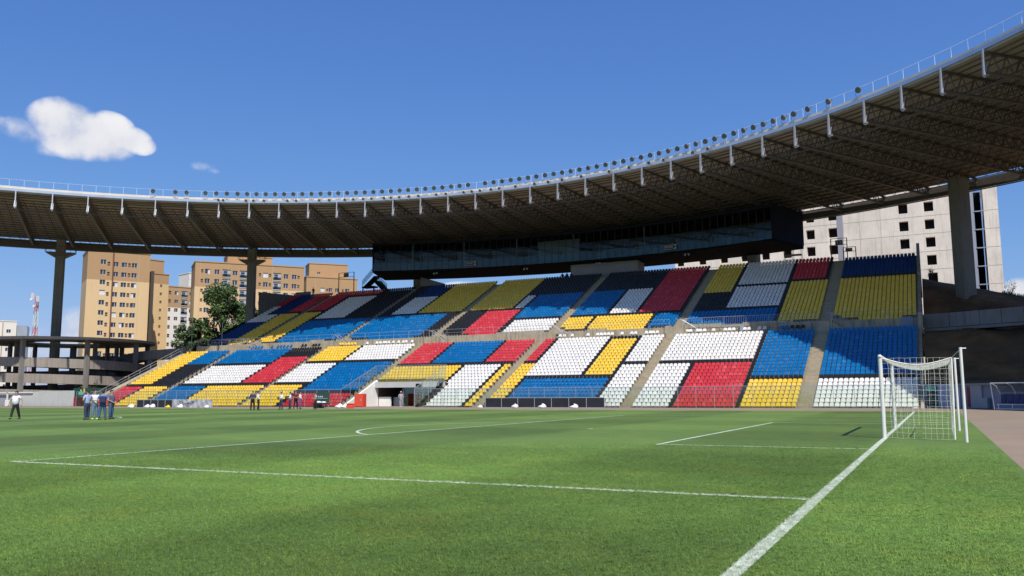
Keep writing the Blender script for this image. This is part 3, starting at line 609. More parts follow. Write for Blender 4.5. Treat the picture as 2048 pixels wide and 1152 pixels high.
# ring purlins
PD = [.9, 1.8, 2.9, 4.6, 6.3, 8.1, 9.9, 11.7, 13.5, 15.3, 17.1, 18.9, 20.7, 22.5, 24.3, 26.1, 27.9, 29.7, 31.5]
for ip, D in enumerate(PD):
    q = MB(); zt1 = zt_(D)-.06
    if ip < 3:
        for k in range(K0, K1):
            q.bar(E(th(k), D, zt1), E(th(k+1), D, zt1), .09, .14)
            if ip == 2: q.bar(E(th(k), D-.3, zbt(D)+.12), E(th(k+1), D-.3, zbt(D)+.12), .09, .09)
    else:
        zb1 = max(zbt(D)+.3, zt1-1.15)
        for k in range(K0, K1):
            q.bar(E(th(k), D, zt1), E(th(k+1), D, zt1), .09, .12); q.bar(E(th(k), D, zb1), E(th(k+1), D, zb1), .16, .07)
            n = 4
            for i in range(n):
                a, m_, c = k+i/n, k+(i+.5)/n, k+(i+1)/n
                pa, pm, pc = E(th(k), D).lerp(E(th(k+1), D), i/n), E(th(k), D).lerp(E(th(k+1), D), (i+.5)/n), E(th(k), D).lerp(E(th(k+1), D), (i+1)/n)
                q.bar((pa.x,pa.y,zb1), (pm.x,pm.y,zt1), .045, .04, 1); q.bar((pm.x,pm.y,zt1), (pc.x,pc.y,zb1), .045, .04, 1)
    q.build('purlin', [M['truss'], M['web']], ROOF)
# columns
def column(k, zb, D=29.2, dth=0.):
    t = th(k)+dth; c = E(t, D); n = Vector((math.sin(t)/EA, math.cos(t)/EB)).normalized(); ang = math.atan2(-n.x, n.y)
    return c, ang
cols = [(1,-1.5,'tall concrete roof column rising through the spiral ramp'), (6,4,'concrete roof column beside the leafy tree'), (11,15,'concrete roof column under the left end of the press box'),
        (21,15,'concrete roof column under the right part of the press box'), (26.1,10,'massive concrete roof column on the earth bank at the right'), (33,-1.5,'concrete roof column outside the frame'), (-4,-1.5,'concrete column left')]
for k, zb, lab in cols[:6]:
    Dc = {1:28.0,6:29.0,11:30.5,21:30.5,26.1:29.5,33:29}[k]; dt = {1:-.012}.get(k, 0)
    c, ang = column(k, zb, Dc, dt)
    t_ = thing('roof_column', lab, 'column', (c.x, c.y, zb), ang, 'concrete columns carrying the roof')
    hw, hd = .72, (1.25 if k >= 26 else .85)
    q = MB(); q.prism([(-hw,-hd+.15),(-hw+.15,-hd),(hw-.15,-hd),(hw,-hd+.15),(hw,hd-.15),(hw-.15,hd),(-hw+.15,hd),(-hw,hd-.15)], 0, 27.9-zb); local('shaft', q, M['conc_col'], t_)
    q = MB(); q.hexa([(-hw,-.8,24.9-zb),(hw,-.8,24.9-zb),(hw,.8,24.9-zb),(-hw,.8,24.9-zb)], [(-2.3,-1.,25.8-zb),(2.3,-1.,25.8-zb),(2.3,1.,25.8-zb),(-2.3,1.,25.8-zb)])
    if k in (1, 6): local('bracket', q, M['truss'], t_)
    q = MB()
    if k in (1, 6):
        for a, b in (((-2.3,-1.),(2.3,-1.)),((2.3,-1.),(2.3,1.)),((-2.3,-1.),(-2.3,1.))): rail(q, [(*a,25.8-zb),(*b,25.8-zb)], 1.0, .8, .03)
        local('platform_rail', q, M['truss'], t_)

# floodlights along the roof walkway
def make_flood(small=False):
    t_ = thing('floodlight', '', 'floodlight'); s = .62 if small else 1
    q = MB(); r = .31*s
    ring = lambda rad, y: [(rad*math.cos(2*math.pi*i/14), y, rad*math.sin(2*math.pi*i/14)) for i in range(14)]
    n = len(q.v); q.v += ring(r, -.14*s)+ring(r*1.02, -.05*s)+ring(r*.75, .1*s)+ring(r*.3, .2*s)
    for a in range(3):
        for i in range(14):
            j = (i+1) % 14; q.f.append((n+a*14+i, n+a*14+j, n+(a+1)*14+j, n+(a+1)*14+i)); q.m.append(0)
    q.f.append(tuple(n+42+i for i in range(14))); q.m.append(0); q.box(-.13*s,.13*s,.14*s,.42*s,-.1*s,.12*s)
    rim = local('lamp_housing', q, M['lamp_grey'], t_)
    q = MB(); q.v += ring(r*.96, -.125*s); q.f.append(tuple(range(14))); q.m.append(0); lens = local('lens', q, M['lens'], t_)
    for o in (rim, lens): o.rotation_euler = (R(24), 0, 0); o.location = (0, 0, .62 if not small else .25)
    q = MB(); q.bar((-r-.03,0,.62 if not small else .25), (-r-.03,0,0), .04); q.bar((r+.03,0,.62 if not small else .25), (r+.03,0,0), .04); q.bar((-r-.03,0,.0), (r+.03,0,0), .05); q.bar((0,0,0), (0,0,-.25), .07)
    local('bracket', q, M['steel'], t_)
    return t_
fl = make_flood(); first = True
ks = [4.0-.1, 4.6, 4.95, 5.55, 5.9, 6.25]+[6.6+i*.3125 for i in range(63)]+[26.4, 27.0, 27.85]
ks = [k for k in ks if abs(k-15.05) > .2]
for k in ks:
    o = fl if first else copy_tree(fl); first = False
    n = Vector((math.sin(th(k))/EA, math.cos(th(k))/EB)).normalized(); o.location = E(th(k), .1, 30.75); o.rotation_euler = (0, 0, math.atan2(-n.x, n.y)+rnd.uniform(-.25,.25))
    tag(o, f'round floodlight standing on the roof edge, {ordn(ks.index(k)+1)} from left', 'floodlight', 'floodlights standing along the roof edge')
fs = make_flood(True); first = True
ks2 = [6.0,6.15,6.9,7.15,7.5,8.3,8.6,9.4,9.75,10.3,10.6,10.95,11.25,11.7,11.95,12.25,12.6,12.95,13.6,13.95,14.6,14.9,15.2,15.6,15.9,16.5,17.2,17.7,18.2,18.9,19.9,20.6,21.3,21.8,22.8,23.3]
for k in ks2:
    o = fs if first else copy_tree(fs); first = False
    n = Vector((math.sin(th(k))/EA, math.cos(th(k))/EB)).normalized(); o.location = E(th(k), -.35, 30.0); o.rotation_euler = (0, 0, math.atan2(-n.x, n.y)+rnd.uniform(-.2,.2))
    tag(o, f'small floodlight hung on the roof gutter, {ordn(ks2.index(k)+1)} from left', 'floodlight', 'small floodlights hung on the roof gutter')

# ------------------------------------------------------------------ glazed press box under the roof
PB = thing('press_box', 'long dark glazed gallery hanging under the roof above the upper tier', 'press box', tuple(E(th(17), 24, 21)))
def kof(px_theta): return px_theta
PK0, PK1 = 10.0, 22.36
def pbx(mb, D0, D1, z0, z1, k0=PK0, k1=PK1, n=40, mi=0, z0b=None):
    for i in range(n):
        a, b = k0+(k1-k0)*i/n, k0+(k1-k0)*(i+1)/n
        p = [E(th(a), D0), E(th(a), D1), E(th(b), D1), E(th(b), D0)]
        zz = [z0, z0b or z0, z0b or z0, z0]
        mb.hexa([(v.x, v.y, w) for v, w in zip(p, zz)], [(v.x, v.y, z1) for v in p], mi)
q = MB(); pbx(q, 21.0, 30, 22.3, 22.6, z0b=22.15); q.build('floor_slab', M['dark'], PB)
q = MB(); pbx(q, 29.6, 30, 22.5, 27.8); q.build('rear_wall', mat('dark_rear_wall', (.20,.22,.22), .8, .25, .3), PB)
q = MB(); pbx(q, 21.1, 30, 27.1, 27.5); q.build('ceiling', M['clad'], PB)
q = MB()
for k in (PK0, PK1):
    q = MB(); a, b = E(th(k), 21.05), E(th(k), 30); q.bar((a.x,a.y,25.1), (b.x,b.y,25.1), .15, 5.0)
    q.build('end_wall', M['clad'], PB)
def facade(mb, D, z0, z1, n):
    for i in range(n):
        a, b = PK0+(PK1-PK0)*i/n, PK0+(PK1-PK0)*(i+1)/n; p, r_ = E(th(a), D), E(th(b), D)
        mb.poly([(p.x,p.y,z0),(r_.x,r_.y,z0),(r_.x,r_.y,z1),(p.x,p.y,z1)])
q = MB(); facade(q, 21.0, 22.6, 24.0, 44); q.build('balustrade', M['vip_glass2'], PB)
q = MB(); facade(q, 21.35, 22.6, 27.1, 56); q.build('glass_facade', M['vip_glass'], PB)
q = MB()
for i in range(57):
    k = PK0+(PK1-PK0)*i/56; a = E(th(k), 21.0); q.bar((a.x,a.y,22.6), (a.x,a.y,24.02), .04); a = E(th(k), 21.32); q.bar((a.x,a.y,22.6), (a.x,a.y,27.1), .06)
for i in range(56):
    k, k2 = PK0+(PK1-PK0)*i/56, PK0+(PK1-PK0)*(i+1)/56
    q.bar(E(th(k), 21.0, 24.02), E(th(k2), 21.0, 24.02), .05); q.bar(E(th(k), 21.32, 24.9), E(th(k2), 21.32, 24.9), .05)
q.build('mullion', M['web'], PB)
q = MB(); 
for k, w in ((11.25,.07),(16.4,.05),(12.9,.05),(14.6,.05),(18.6,.05)):
    a = E(th(k), 21.7); q = MB(); q.bar((a.x,a.y,22.65), (a.x,a.y,27.1), .22); q.build('pillar', M['grey_wall'], PB)
q = MB(); a, b = E(th(15.1), 24.2), E(th(16.4), 24.2); q.bar((a.x,a.y,24.7), (b.x,b.y,24.7), .2, 4.2); q.build('partition', M['grey_wall'], PB)
q = MB()
pr = random.Random(3)
for i in range(26):          # furniture and blinds behind the glass
    k = PK0+.4+pr.random()*(PK1-PK0-.8); a = E(th(k), 24+pr.random()*3); w = .5+pr.random()*1.4; h = .6+pr.random()*1.6
    q.box(a.x-w/2, a.x+w/2, a.y-.1, a.y+.1, 22.6, 22.6+h, 0 if pr.random() < .5 else 1)
q.build('interior_fittings', [M['grey_wall'], M['greymetal']], PB)
q = MB(); a = E(th(12), 30.2); 
def text(body, size, loc, rz, mat_, parent, name='lettering', depth=.02):
    cu = bpy.data.curves.new(name, 'FONT'); cu.body = body; cu.size = size; cu.extrude = depth; cu.align_x = 'CENTER'; cu.align_y = 'CENTER'
    o = bpy.data.objects.new(name, cu); COL.objects.link(o); dg = bpy.context.evaluated_depsgraph_get(); me = bpy.data.meshes.new_from_object(o.evaluated_get(dg))
    bpy.data.objects.remove(o); o = bpy.data.objects.new(name, me); me.materials.clear(); me.materials.append(mat_); COL.objects.link(o)
    o.matrix_basis = Matrix.Translation(loc) @ Matrix.Rotation(rz, 4, 'Z') @ Matrix.Rotation(math.pi/2, 4, 'X'); o.parent = parent; return o
for k, w, lab in ((13.15, 'SETOR A', 'white sign reading SETOR A on the press box glass'), (19.45, 'SETOR B', 'white sign reading SETOR B on the press box glass')):
    c = E(th(k), 20.85, 23.28); n = Vector((math.sin(th(k))/EA, math.cos(th(k))/EB)).normalized(); ang = math.atan2(-n.x, n.y)
    s = thing('sector_sign', lab, 'sign', tuple(c), ang)
    q = MB(); q.box(-1.0, 1.0, -.02, .02, -.36, .36); q.box(-.94,.94,-.03,-.02,-.3,.3,1); q.box(.62,.93,-.035,-.03,-.3,.3,0); local('board', q, [M['grey_wall'], mat('sign_grey', (.05,.055,.06), .6, .1, 2)], s)
    text(w[:5], .42, (-.2, -.045, 0), 0, M['white_paint'], s); text(w[6:], .56, (.78, -.05, 0), 0, M['dark'], s)
for k, od in ((12.0,'leftmost'), (14.9,'second from left'), (17.2,'third from left'), (19.9,'rightmost')):      # pairs of small lamps below the gallery
    a = E(th(k), 21.4, 21.9); s = thing('twin_lamp', f'pair of small white lamps hung below the press box floor, {od} pair', 'lamp', tuple(a), 0, 'twin lamps under the press box')
    q = MB(); q.ball((-.35,0,0), .16); q.ball((.2,0,.02), .14); local('lamp', q, M['grey_wall'], s); q = MB(); q.bar((-.5,.1,.2),(.35,.1,.2),.05); q.bar((-.35,.1,.2),(-.35,0,0),.04); q.bar((.2,.1,.2),(.2,0,0),.04); local('bracket', q, M['greymetal'], s)
# room behind the seats under the box, access stair, silhouettes
RM = thing('concrete_room', 'plain pale grey concrete room below the middle of the press box', 'room', (-45.5, 117, 20))
MB().box(-51, -39.6, 115.6, 119, 15, 22.3).build('wall', mat('grey_render', (.30,.30,.29), .9, .1, .5), RM); MB().box(-51.2, -38.6, 115.5, 119.2, 22.3, 22.5).build('roof', M['dark'], RM)  # one even grey render over the whole room
ST = thing('access_stair', 'black steel stair with glass sides at the left end of the press box', 'stair', (-91, 117.5, 20))
q = MB()
for i in range(9): q.box(-93.4+i*.28, -93.1+i*.28, 117, 118.2, 21.6+i*.2, 21.7+i*.2)
q.hexa([(-93.6,116.9,21.3),(-93.2,116.9,21.3),(-93.2,118.3,21.3),(-93.6,118.3,21.3)], [(-91.1,116.9,23.3),(-90.5,116.9,23.3),(-90.5,118.3,23.3),(-91.1,118.3,23.3)])
q.hexa([(-89.0,116.9,20.2),(-88.2,116.9,20.2),(-88.2,118.3,20.2),(-89.0,118.3,20.2)], [(-91.3,116.9,22.4),(-90.3,116.9,22.4),(-90.3,118.3,22.4),(-91.3,118.3,22.4)])
q.box(-93.8,-91.2,116.9,118.4,21.2,21.5); q.box(-93.75,-93.6,117,117.2,19,21.2); q.box(-91.3,-91.1,117,117.2,19,21.2)
q.build('flight', M['dark'], ST)
q = MB(); rail(q, [(-93.8,117,21.5),(-91.6,117,23.6)], 1.1, .6, .03); rail(q, [(-90.4,117,22.4),(-88.2,117,20.5)], 1.1, .6, .03); q.build('railing', M['steel'], ST)
q = MB(); q.poly([(-93.8,116.95,21.5),(-91.4,116.95,23.6),(-91.4,116.95,24.7),(-93.8,116.95,22.6)]); q.poly([(-90.4,116.95,22.4),(-88.2,116.95,20.5),(-88.2,116.95,21.6),(-90.4,116.95,23.5)]); q.build('glass_side', M['vip_glass'], ST)

# number boards and scaffold behind the top row, right
def frame(name, lab, x0, x1, z0, z1, bx0, bx1, bz0, bz1, y=116.):
    s = thing(name, lab, 'board frame', ((x0+x1)/2, y, z0)); q = MB()
    for x in (x0, x1): q.bar((x,y,z0-1.5), (x,y,z1), .12)
    q.bar((x0,y,z1), (x1,y,z1), .07); q.bar((x0,y,bz0-.03), (x1,y,bz0-.03), .07); q.build('post_frame', M['truss'], s)
    MB().box(bx0, bx1, y-.1, y+.1, bz0, bz1).build('panel', M['green_dark'], s)
    q = MB(); w = (bx1-bx0)
    for t in (.3, .7): q.box(bx0+w*t-.1, bx0+w*t+.1, y-.13, y-.1, bz0+.12, bz1-.12)
    q.build('marking', mat('board_marking', (.45,.42,.25), .6), s)
frame('board_frame', 'taller steel frame with small dark board behind the top row', -10.9, -8.75, 20.3, 23.2, -10.3, -9.3, 22.3, 22.95)
frame('board_frame', 'lower steel frame with small dark board behind the top row', -9.3, -7.65, 20.3, 21.9, -9.0, -8.1, 21.3, 21.75, 116.3)
frame('board_frame', 'dark board on posts behind the top row at the left corner', -98.4, -94.9, 20.3, 24.2, -97.2, -96.2, 23.4, 24.1, 115.9)
s = thing('scaffold', 'small steel scaffold tower standing under the right end of the press box', 'scaffold', (-16.2, 117, 20)); q = MB()
for x in (-17.5,-16.3,-15.1):
    for y in (116.5, 117.8): q.tube([(x,y,18.5),(x,y,22.6)], .035, 5)
for z in (20.7,21.4,22.3): q.tube([(-17.5,116.5,z),(-15.1,116.5,z)], .03, 5); q.tube([(-15.1,116.5,z),(-15.1,117.8,z)], .03, 5)
q.build('tube_frame', M['truss'], s); MB().box(-17.5,-15.1,116.5,117.8,21.38,21.5).build('deck', M['truss'], s)

# ------------------------------------------------------------------ terrain beside and behind the stand
def hill(x, y):
    base = -1.55
    # right bank
    def sm(a, b, v): t = max(0, min(1, (v-a)/(b-a))); return t*t*(3-2*t)
    if x > .4:
        bend = .045*max(0, x-1)**1.5
        yy = y+bend*1.6
        if yy < 73.3: return base
        if yy < 91: z = 2.1+5.7*sm(73.3, 90.5, yy)
        else: z = 7.6+sm(91.5, 114, yy)*(9.0-.30*min(x, 22))
        z += .55*math.sin(x*.9+y*.4)*math.sin(y*.53)*(1 if 76 < yy < 89 else .25)
        return z
    if x < -109:
        t = sm(-109, -130, x); z = (.48*(y-71)-.5) if y < 114 else 19-.25*(y-114)
        return max(base, z*(1-sm(0, 5+15*sm(91, 104, y), -109-x)**.8)-.2)
    if y > 115: return max(base, 17.6-.18*(y-115))
    return base
def terrain(name, x0, x1, y0, y1, st, mt):
    q = MB(); nx, ny = int((x1-x0)/st), int((y1-y0)/st)
    for j in range(ny+1):
        for i in range(nx+1):
            x, y = x0+i*st, y0+j*st; q.v.append((x, y, hill(x, y)+rnd.uniform(-.12,.12)))
    for j in range(ny):
        for i in range(nx): a = j*(nx+1)+i; q.f.append((a, a+1, a+nx+2, a+nx+1)); q.m.append(0)
    o = q.build(name, mt, None, smooth=True); struct(o); return o
terrain('earth_bank', .6, 70.6, 60.5, 165, .9, M['earth'])
terrain('hillside', -151, -109.2, 71.2, 160, 1.6, M['earth'])
terrain('hillside', -109.4, .6, 116.5, 200, 3.5, M['earth'])
PA = thing('bank_parapet', 'grey concrete panel parapet crossing the earth bank at concourse level', 'parapet', (5, 89, 8))
pp = [(.6,91.7),(3.2,90.8),(6,89.2),(9.8,86.6),(14,82.6),(19,76),(25,66)]
for a, b in zip(pp, pp[1:]):
    L_ = math.dist(a, b); n = max(1, round(L_/2.0))
    for i in range(n):
        p = [a[0]+(b[0]-a[0])*i/n, a[1]+(b[1]-a[1])*i/n]; r_ = [a[0]+(b[0]-a[0])*(i+.97)/n, a[1]+(b[1]-a[1])*(i+.97)/n]
        MB().bar((*p, 9.07), (*r_, 9.07), .2, 1.5).build('panel', M['conc_grey'], PA)
q = MB()
for a, b in zip(pp, pp[1:]): q.bar((*a, 8.05), (*b, 8.05), 1.6, .3)
q.build('walkway_slab', M['conc_grey'], PA)
q = MB(); q.box(11.0, 11.9, 100, 100.8, 8, 12.4)
tag(q.build('concrete_stub', M['conc_col']), 'short concrete stump on the earth bank right of the column', 'stump')
# low wall with doors at the foot of the bank
BW = thing('service_wall', 'low blue-grey wall with doors at the foot of the earth bank', 'wall', (5, 72, 0))
q = MB(); wp = [(.4,73.2),(3.3,72.2),(5.6,69.4),(7.6,64.4),(11,54)]
for a, b in zip(wp, wp[1:]): q.bar((*a, 1.0), (*b, 1.0), .3, 2.1)
for a, b in zip(wp, wp[1:]): q.bar((a[0],a[1]+1.2,2.0), (b[0],b[1]+1.2,2.0), 2.6, .12)
q.build('wall', M['bluewall'], BW)
def onwall(t, seg, off=-.2):
    a, b = Vector((*wp[seg],0)), Vector((*wp[seg+1],0)); d = (b-a).normalized(); n = Vector((d.y,-d.x,0)); p = a.lerp(b, t)+n*-off
    return p, d, n
def wallbox(seg, t, w, z0, z1, mt, name, th_=.1, off=.22):
    p, d, n = onwall(t, seg, -off); q = MB(); q.bar((*(p-d*w/2).to_2d(), (z0+z1)/2), (*(p+d*w/2).to_2d(), (z0+z1)/2), th_, z1-z0); return q.build(name, mt, BW)
wallbox(0, .26, 1.0, 0, 1.95, M['green_dark'], 'door'); wallbox(0, .23, .95, 1.45, 1.85, M['green_sign'], 'exit_sign', .04, .32)
wallbox(0, .70, 1.9, 0, 2.0, mat('lilac_grey_panel', (.46,.46,.55), .7, .08, 1), 'shutter')
wallbox(1, .33, .3, .1, 1.75, M['red_dark'], 'extinguisher_panel'); wallbox(1, .50, .8, 0, 2.0, M['greymetal'], 'door'); wallbox(1, .68, .5, 0, 2.0, M['greymetal'], 'door')
wallbox(1, .88, .75, 0, .85, M['greymetal'], 'cupboard', .3, .4)

# dugout at the right edge
DG = thing('dugout', 'team dugout with clear curved roof and dark blue seats at the right edge', 'dugout', (7.2, 61.4, 0), R(-36))
q = MB()
for x in (-2.4,-1.2,0,1.2,2.4):
    q.tube([(x,1.0,.75),(x,.85,1.35),(x,.45,1.8),(x,-.2,2.02)], .03, 6, cap=True)
q.bar((-2.4,-.2,2.02), (2.4,-.2,2.02), .07); 
for x in (-2.4, 2.4): q.tube([(x,-.2,2.02),(x,.1,0)], .04, 6)
local('frame', q, M['white_paint'], DG)
q = MB()
for a, b in zip([(1.0,.75),(.85,1.35),(.45,1.8),(-.2,2.02)], [(.85,1.35),(.45,1.8),(-.2,2.02)]): q.poly([(-2.4,a[0],a[1]),(2.4,a[0],a[1]),(2.4,b[0],b[1]),(-2.4,b[0],b[1])])
local('canopy', q, M['poly'], DG)
q = MB(); q.box(-2.4,2.4,.3,1.0,.03,.1); 
for x in (-2.2,-1.1,0,1.1,2.2): q.box(x-.03,x+.03,.25,.3,.0,.42)
q.bar((-2.3,.27,.42),(2.3,.27,.42),.05); local('bench_frame', q, M['white_paint'], DG)
for i in range(9):
    x = -2.05+i*.51; q = MB(); q.box(x-.22,x+.22,.3,.75,.42,.5); q.box(x-.22,x+.22,.72,.82,.5,1.15); local('seat', q, M['navy'], DG, bevel=.02)

# ------------------------------------------------------------------ goal
G = thing('football_goal', 'white football goal with sagging net at the end of the pitch', 'goal', (-.06, 20.16, 0))
r = .06
for y in (16.44, 23.88): MB().tube([(-.06,y,0),(-.06,y,2.5)], r, 16).build('goalpost', M['white_paint'], G, smooth=True)
MB().tube([(-.06,16.38,2.47),(-.06,23.94,2.47)], r, 16).build('crossbar', M['white_paint'], G, smooth=True)
BX = 2.08; BP = [(2.10,14.95,2.62),(2.08,22.6,2.6)]
for x, y, z in BP:
    o = MB().tube([(x,y,0),(x,y,z)], .042, 14).build('stanchion', M['white_paint'], G, smooth=True); q = MB(); q.tube([(x,y,z-.03),(x+.14,y+.02,z-.03)], .018, 6); q.build('hook', M['steel'], o)
# net: front corners at the posts, back top corners tied by cords to the stanchions
FT = [Vector((.0,16.45,2.42)), Vector((.0,23.87,2.42))]; BT = [Vector((1.88,16.2,2.38)), Vector((1.88,22.95,2.38))]; BB = [Vector((1.83,16.0,.02)), Vector((1.86,24.1,.02))]; FB = [Vector((.0,16.5,.02)), Vector((.0,23.8,.02))]
q = MB(); nr = random.Random(5)
def grid(a, b, c, d, nu, nv, sag=0., rr_=.0031, jit=.012, bulge=Vector((0,0,0))):
    P = [[None]*(nv+1) for _ in range(nu+1)]
    for i in range(nu+1):
        for j in range(nv+1):
            u, v = i/nu, j/nv; p = (a.lerp(b, u)).lerp(d.lerp(c, u), v)
            s_ = math.sin(math.pi*v)*sag*(.8+.2*math.cos(math.pi*(u-.5)))
            p = p+Vector((0,0,-s_))+bulge*math.sin(math.pi*u)*math.sin(math.pi*v)+Vector([nr.uniform(-jit,jit) for _ in range(3)]); P[i][j] = p
    for i in range(nu+1):
        for j in range(nv):
            q.bar(P[i][j], P[i][j+1], rr_*2)
    for j in range(nv+1):
        for i in range(nu): q.bar(P[i][j], P[i+1][j], rr_*2)
    return P
NM = 13
grid(FT[0], FT[1], BT[1], BT[0], 52, 13, .24, .0034)          # top
grid(BT[0], BT[1], BB[1], BB[0], 42, 15, .0, .0026, bulge=Vector((.06,0,0)))       # back
for s in (0, 1): grid(FB[s], FT[s], BT[s], BB[s], 15, 12, 0, .0026, bulge=Vector((0,.05*(1 if s else -1),0)))
q.build('net', M['net'], G)
q = MB()
def cord(a, b, sag, r_, n=10): q.tube([a.lerp(b, i/n)+Vector((0,0,-sag*math.sin(math.pi*i/n))) for i in range(n+1)], r_, 5)
for s in (0, 1):
    cord(FT[s], BT[s], .2, .022); cord(BT[s], BB[s], 0, .026); cord(BT[s], Vector(BP[s])-Vector((0,0,.05)), 0, .008)
cord(BT[0], BT[1], .05, .02)
q.build('net_border', M['net'], G)

# ------------------------------------------------------------------ pitch-side boards, sacks, cart
def boards(name, lab, x0, x1, y, n, h, parts):
    t_ = thing(name, lab, 'advertising boards', ((x0+x1)/2, y, -.03))
    w = (x1-x0)/n
    for i in range(n):
        q = MB(); q.box(x0+i*w+.03, x0+(i+1)*w-.03, y-.02, y+.02, .03, h-.03); q.build('panel', parts[i], t_)
    q = MB()
    for i in range(n+1): q.box(x0+i*w-.025, x0+i*w+.025, y-.05, y-.02, -.03, h+.02); q.bar((x0+i*w, y, h*.8), (x0+i*w, y+.7, -.03), .04)
    q.box(x0, x1, y-.045, y-.021, h-.03, h+.02); q.box(x0, x1, y-.045, y-.021, -.03, .05); q.build('frame', M['greymetal'], t_)
    return t_
boards('hoarding', 'row of blank black panels in a pale frame below the blue seats', -40.3, -27.3, 66, 7, 1.0, [M['black']]*7)
boards('hoarding', 'short row of blank black panels beside the grey sheet at left', -84.4, -78.5, 60, 5, .93, [M['black']]*5)
t_ = thing('covered_hoarding', 'hoarding wrapped in a creased grey sheet at the left of the stand', 'hoarding', (-75.5, 60, -.03))
q = MB(); nx = 40
for i in range(nx+1):
    for j in range(5):
        x = -78.4+6.3*i/nx; zz = .02+.95*j/4; q.v.append((x, 59.9+.05*math.sin(i*1.3+j)+.04*math.sin(i*.5-j*1.7), zz+(.02*math.sin(i*.8) if j == 4 else 0)))
for i in range(nx):
    for j in range(4): a = i*5+j; q.f.append((a, a+5, a+6, a+1)); q.m.append(0)
q.build('sheet', M['tarp'], t_, smooth=True)
q = MB(); q.tube([(-77.3,59.8,.85),(-76.4,59.76,.5),(-75.9,59.78,.55),(-74.8,59.8,.8)], .03, 6); q.tube([(-76.8,59.8,.6),(-76.0,59.76,.42),(-75.3,59.8,.55)], .02, 6); q.build('crease_strap', M['black'], t_)
q = MB(); q.box(-78.5,-72.2,59.95,60.0,0,.1); q.build('base', M['greymetal'], t_)
def sack(x, y, lab, mt, s=1., gr=None, rz=0.):
    s *= .8; q = MB(); n, k = 12, 6; rs = random.Random(int(x*10))
    for i in range(k+1):
        ph = math.pi*i/k
        for j in range(n):
            a = 2*math.pi*j/n; w = 1+rs.uniform(-.16,.16); q.v.append((.38*s*math.sin(ph)*math.cos(a)*w, .24*s*math.sin(ph)*math.sin(a)*w, max(-.02, .13*s+.17*s*math.cos(ph)*w*(1+.5*math.cos(a)))))
    for i in range(k):
        for j in range(n): c = (j+1) % n; q.f.append((i*n+j, (i+1)*n+j, (i+1)*n+c, i*n+c)); q.m.append(0)
    o = q.build('sandbag', mt, None, smooth=True); o.location = (x, y, -.03); o.rotation_euler = (0,0,rz); return tag(o, lab, 'bag', gr)
for x, y, lab, s in ((-40.6,65.3,'white bag at the left end of the long black hoarding',1.1),(-36.6,65.3,'flat white bag in front of the second black panel of the long hoarding',1.5),(-33.6,65.3,'white bag against the middle post of the long black hoarding',1.5),(-30.2,65.3,'white bag in front of the right half of the long black hoarding',1.4),
                    (-84.6,59.3,'white bag at the left end of the short black hoarding',1.6),(-81.9,59.3,'pointed white bag before the middle of the short black hoarding',1.5),(-80.9,59.2,'heap of white bags right of the pointed one',1.7),
                    (-76.4,59.2,'white bag lying in front of the creased grey sheet',1.5),(-72.4,59.3,'white bag at the right end of the grey sheet',1.3)): sack(x, y, lab, M['sack'], s, None, rnd.uniform(-.4,.4))
sack(-78.4, 59.2, 'yellow bag where the black panels meet the grey sheet', M['seat_y'], 1.2)
sack(-56.3, 62.4, 'white sack beside the dark green cart', M['sack'], 1.6); sack(-55.4, 62.2, 'second white sack, between the cart sack and red box', M['sack'], 1.5, None, .5)
t_ = thing('equipment_cart', 'dark green box cart with white bags on its shelf before the red seats', 'cart', (-58.6, 62.6, -.03))
q = MB(); q.box(-59.3,-57.7,62.4,62.6,.55,1.65); q.build('panel', M['green_dark'], t_, bevel=.02)
q = MB(); q.box(-59.2,-57.8,62.37,62.4,1.0,1.03); 
for i, x in enumerate((-59.1,-58.85,-58.6)): q.box(x,x+.15,62.37,62.4,1.12,1.28)
q.build('marking', M['grey_wall'], t_)
q = MB(); q.box(-59.4,-57.6,61.8,62.6,.35,.5); q.box(-59.3,-58.6,61.9,62.5,-.03,.35); q.bar((-57.7,62,.35),(-57.7,62,0),.05); q.build('chassis', M['black'], t_)
q = MB()
for x in (-59.1,-57.9): q.tube([(x,61.75,.12),(x,61.85,.12)], .14, 12)
q.build('wheel', M['black'], t_)
q = MB(); q.ball((-58.8,62.1,.6), (.4,.25,.14)); q.ball((-58.1,62.1,.58), (.35,.25,.12)); q.build('load', M['sack'], t_, smooth=True)
t_ = thing('red_crate', 'small bright red crate on the track left of the tunnel', 'crate', (-54.6, 62.3, -.03))
q = MB(); q.box(-54.95,-54.3,62,62.5,-.02,.45); q.build('body', M['orange'], t_, bevel=.03); MB().box(-54.97,-54.28,61.97,62.52,.4,.48).build('rim', M['redpaint'], t_)

# left end: pale wall, gate, red box, green sign
t_ = thing('perimeter_wall', 'pale grey metal-panel wall closing the left end of the ground', 'wall', (-120, 70.8, 0))
q = MB(); x = -110.5
while x > -123.2: q.box(x-2.55, x, 70.8, 70.95, -.03, 2.1+.12*rnd.random()*(1 if x > -117 else 0)); x -= 2.58
q.build('panel', M['grey_wall'], t_)
q = MB(); 
for x in (-123.2,-125.4,-129.5,-134): q.box(x-.12,x+.12,70.6,70.75,-.03,2.05)
q.box(-134,-119.5,70.6,70.75,1.9,2.08); q.build('gate_frame', M['white_paint'], t_)
q = MB(); q.box(-134,-123.3,71.0,71.1,-.03,1.7); q.build('mesh_gate', M['greymetal'], t_)
q = MB(); q.box(-125.2,-124.4,70.2,70.5,-.03,.9); tag(q.build('white_bin', M['white_wall'], bevel=.03), 'white bin standing against the gate at the far left', 'bin')
t_ = thing('red_locker', 'dark red metal locker at the foot of the left end of the seats', 'locker', (-109.2, 70.7, 0))
MB().box(-110.0,-108.4,70.5,70.95,-.03,1.25).build('body', M['red_dark'], t_)
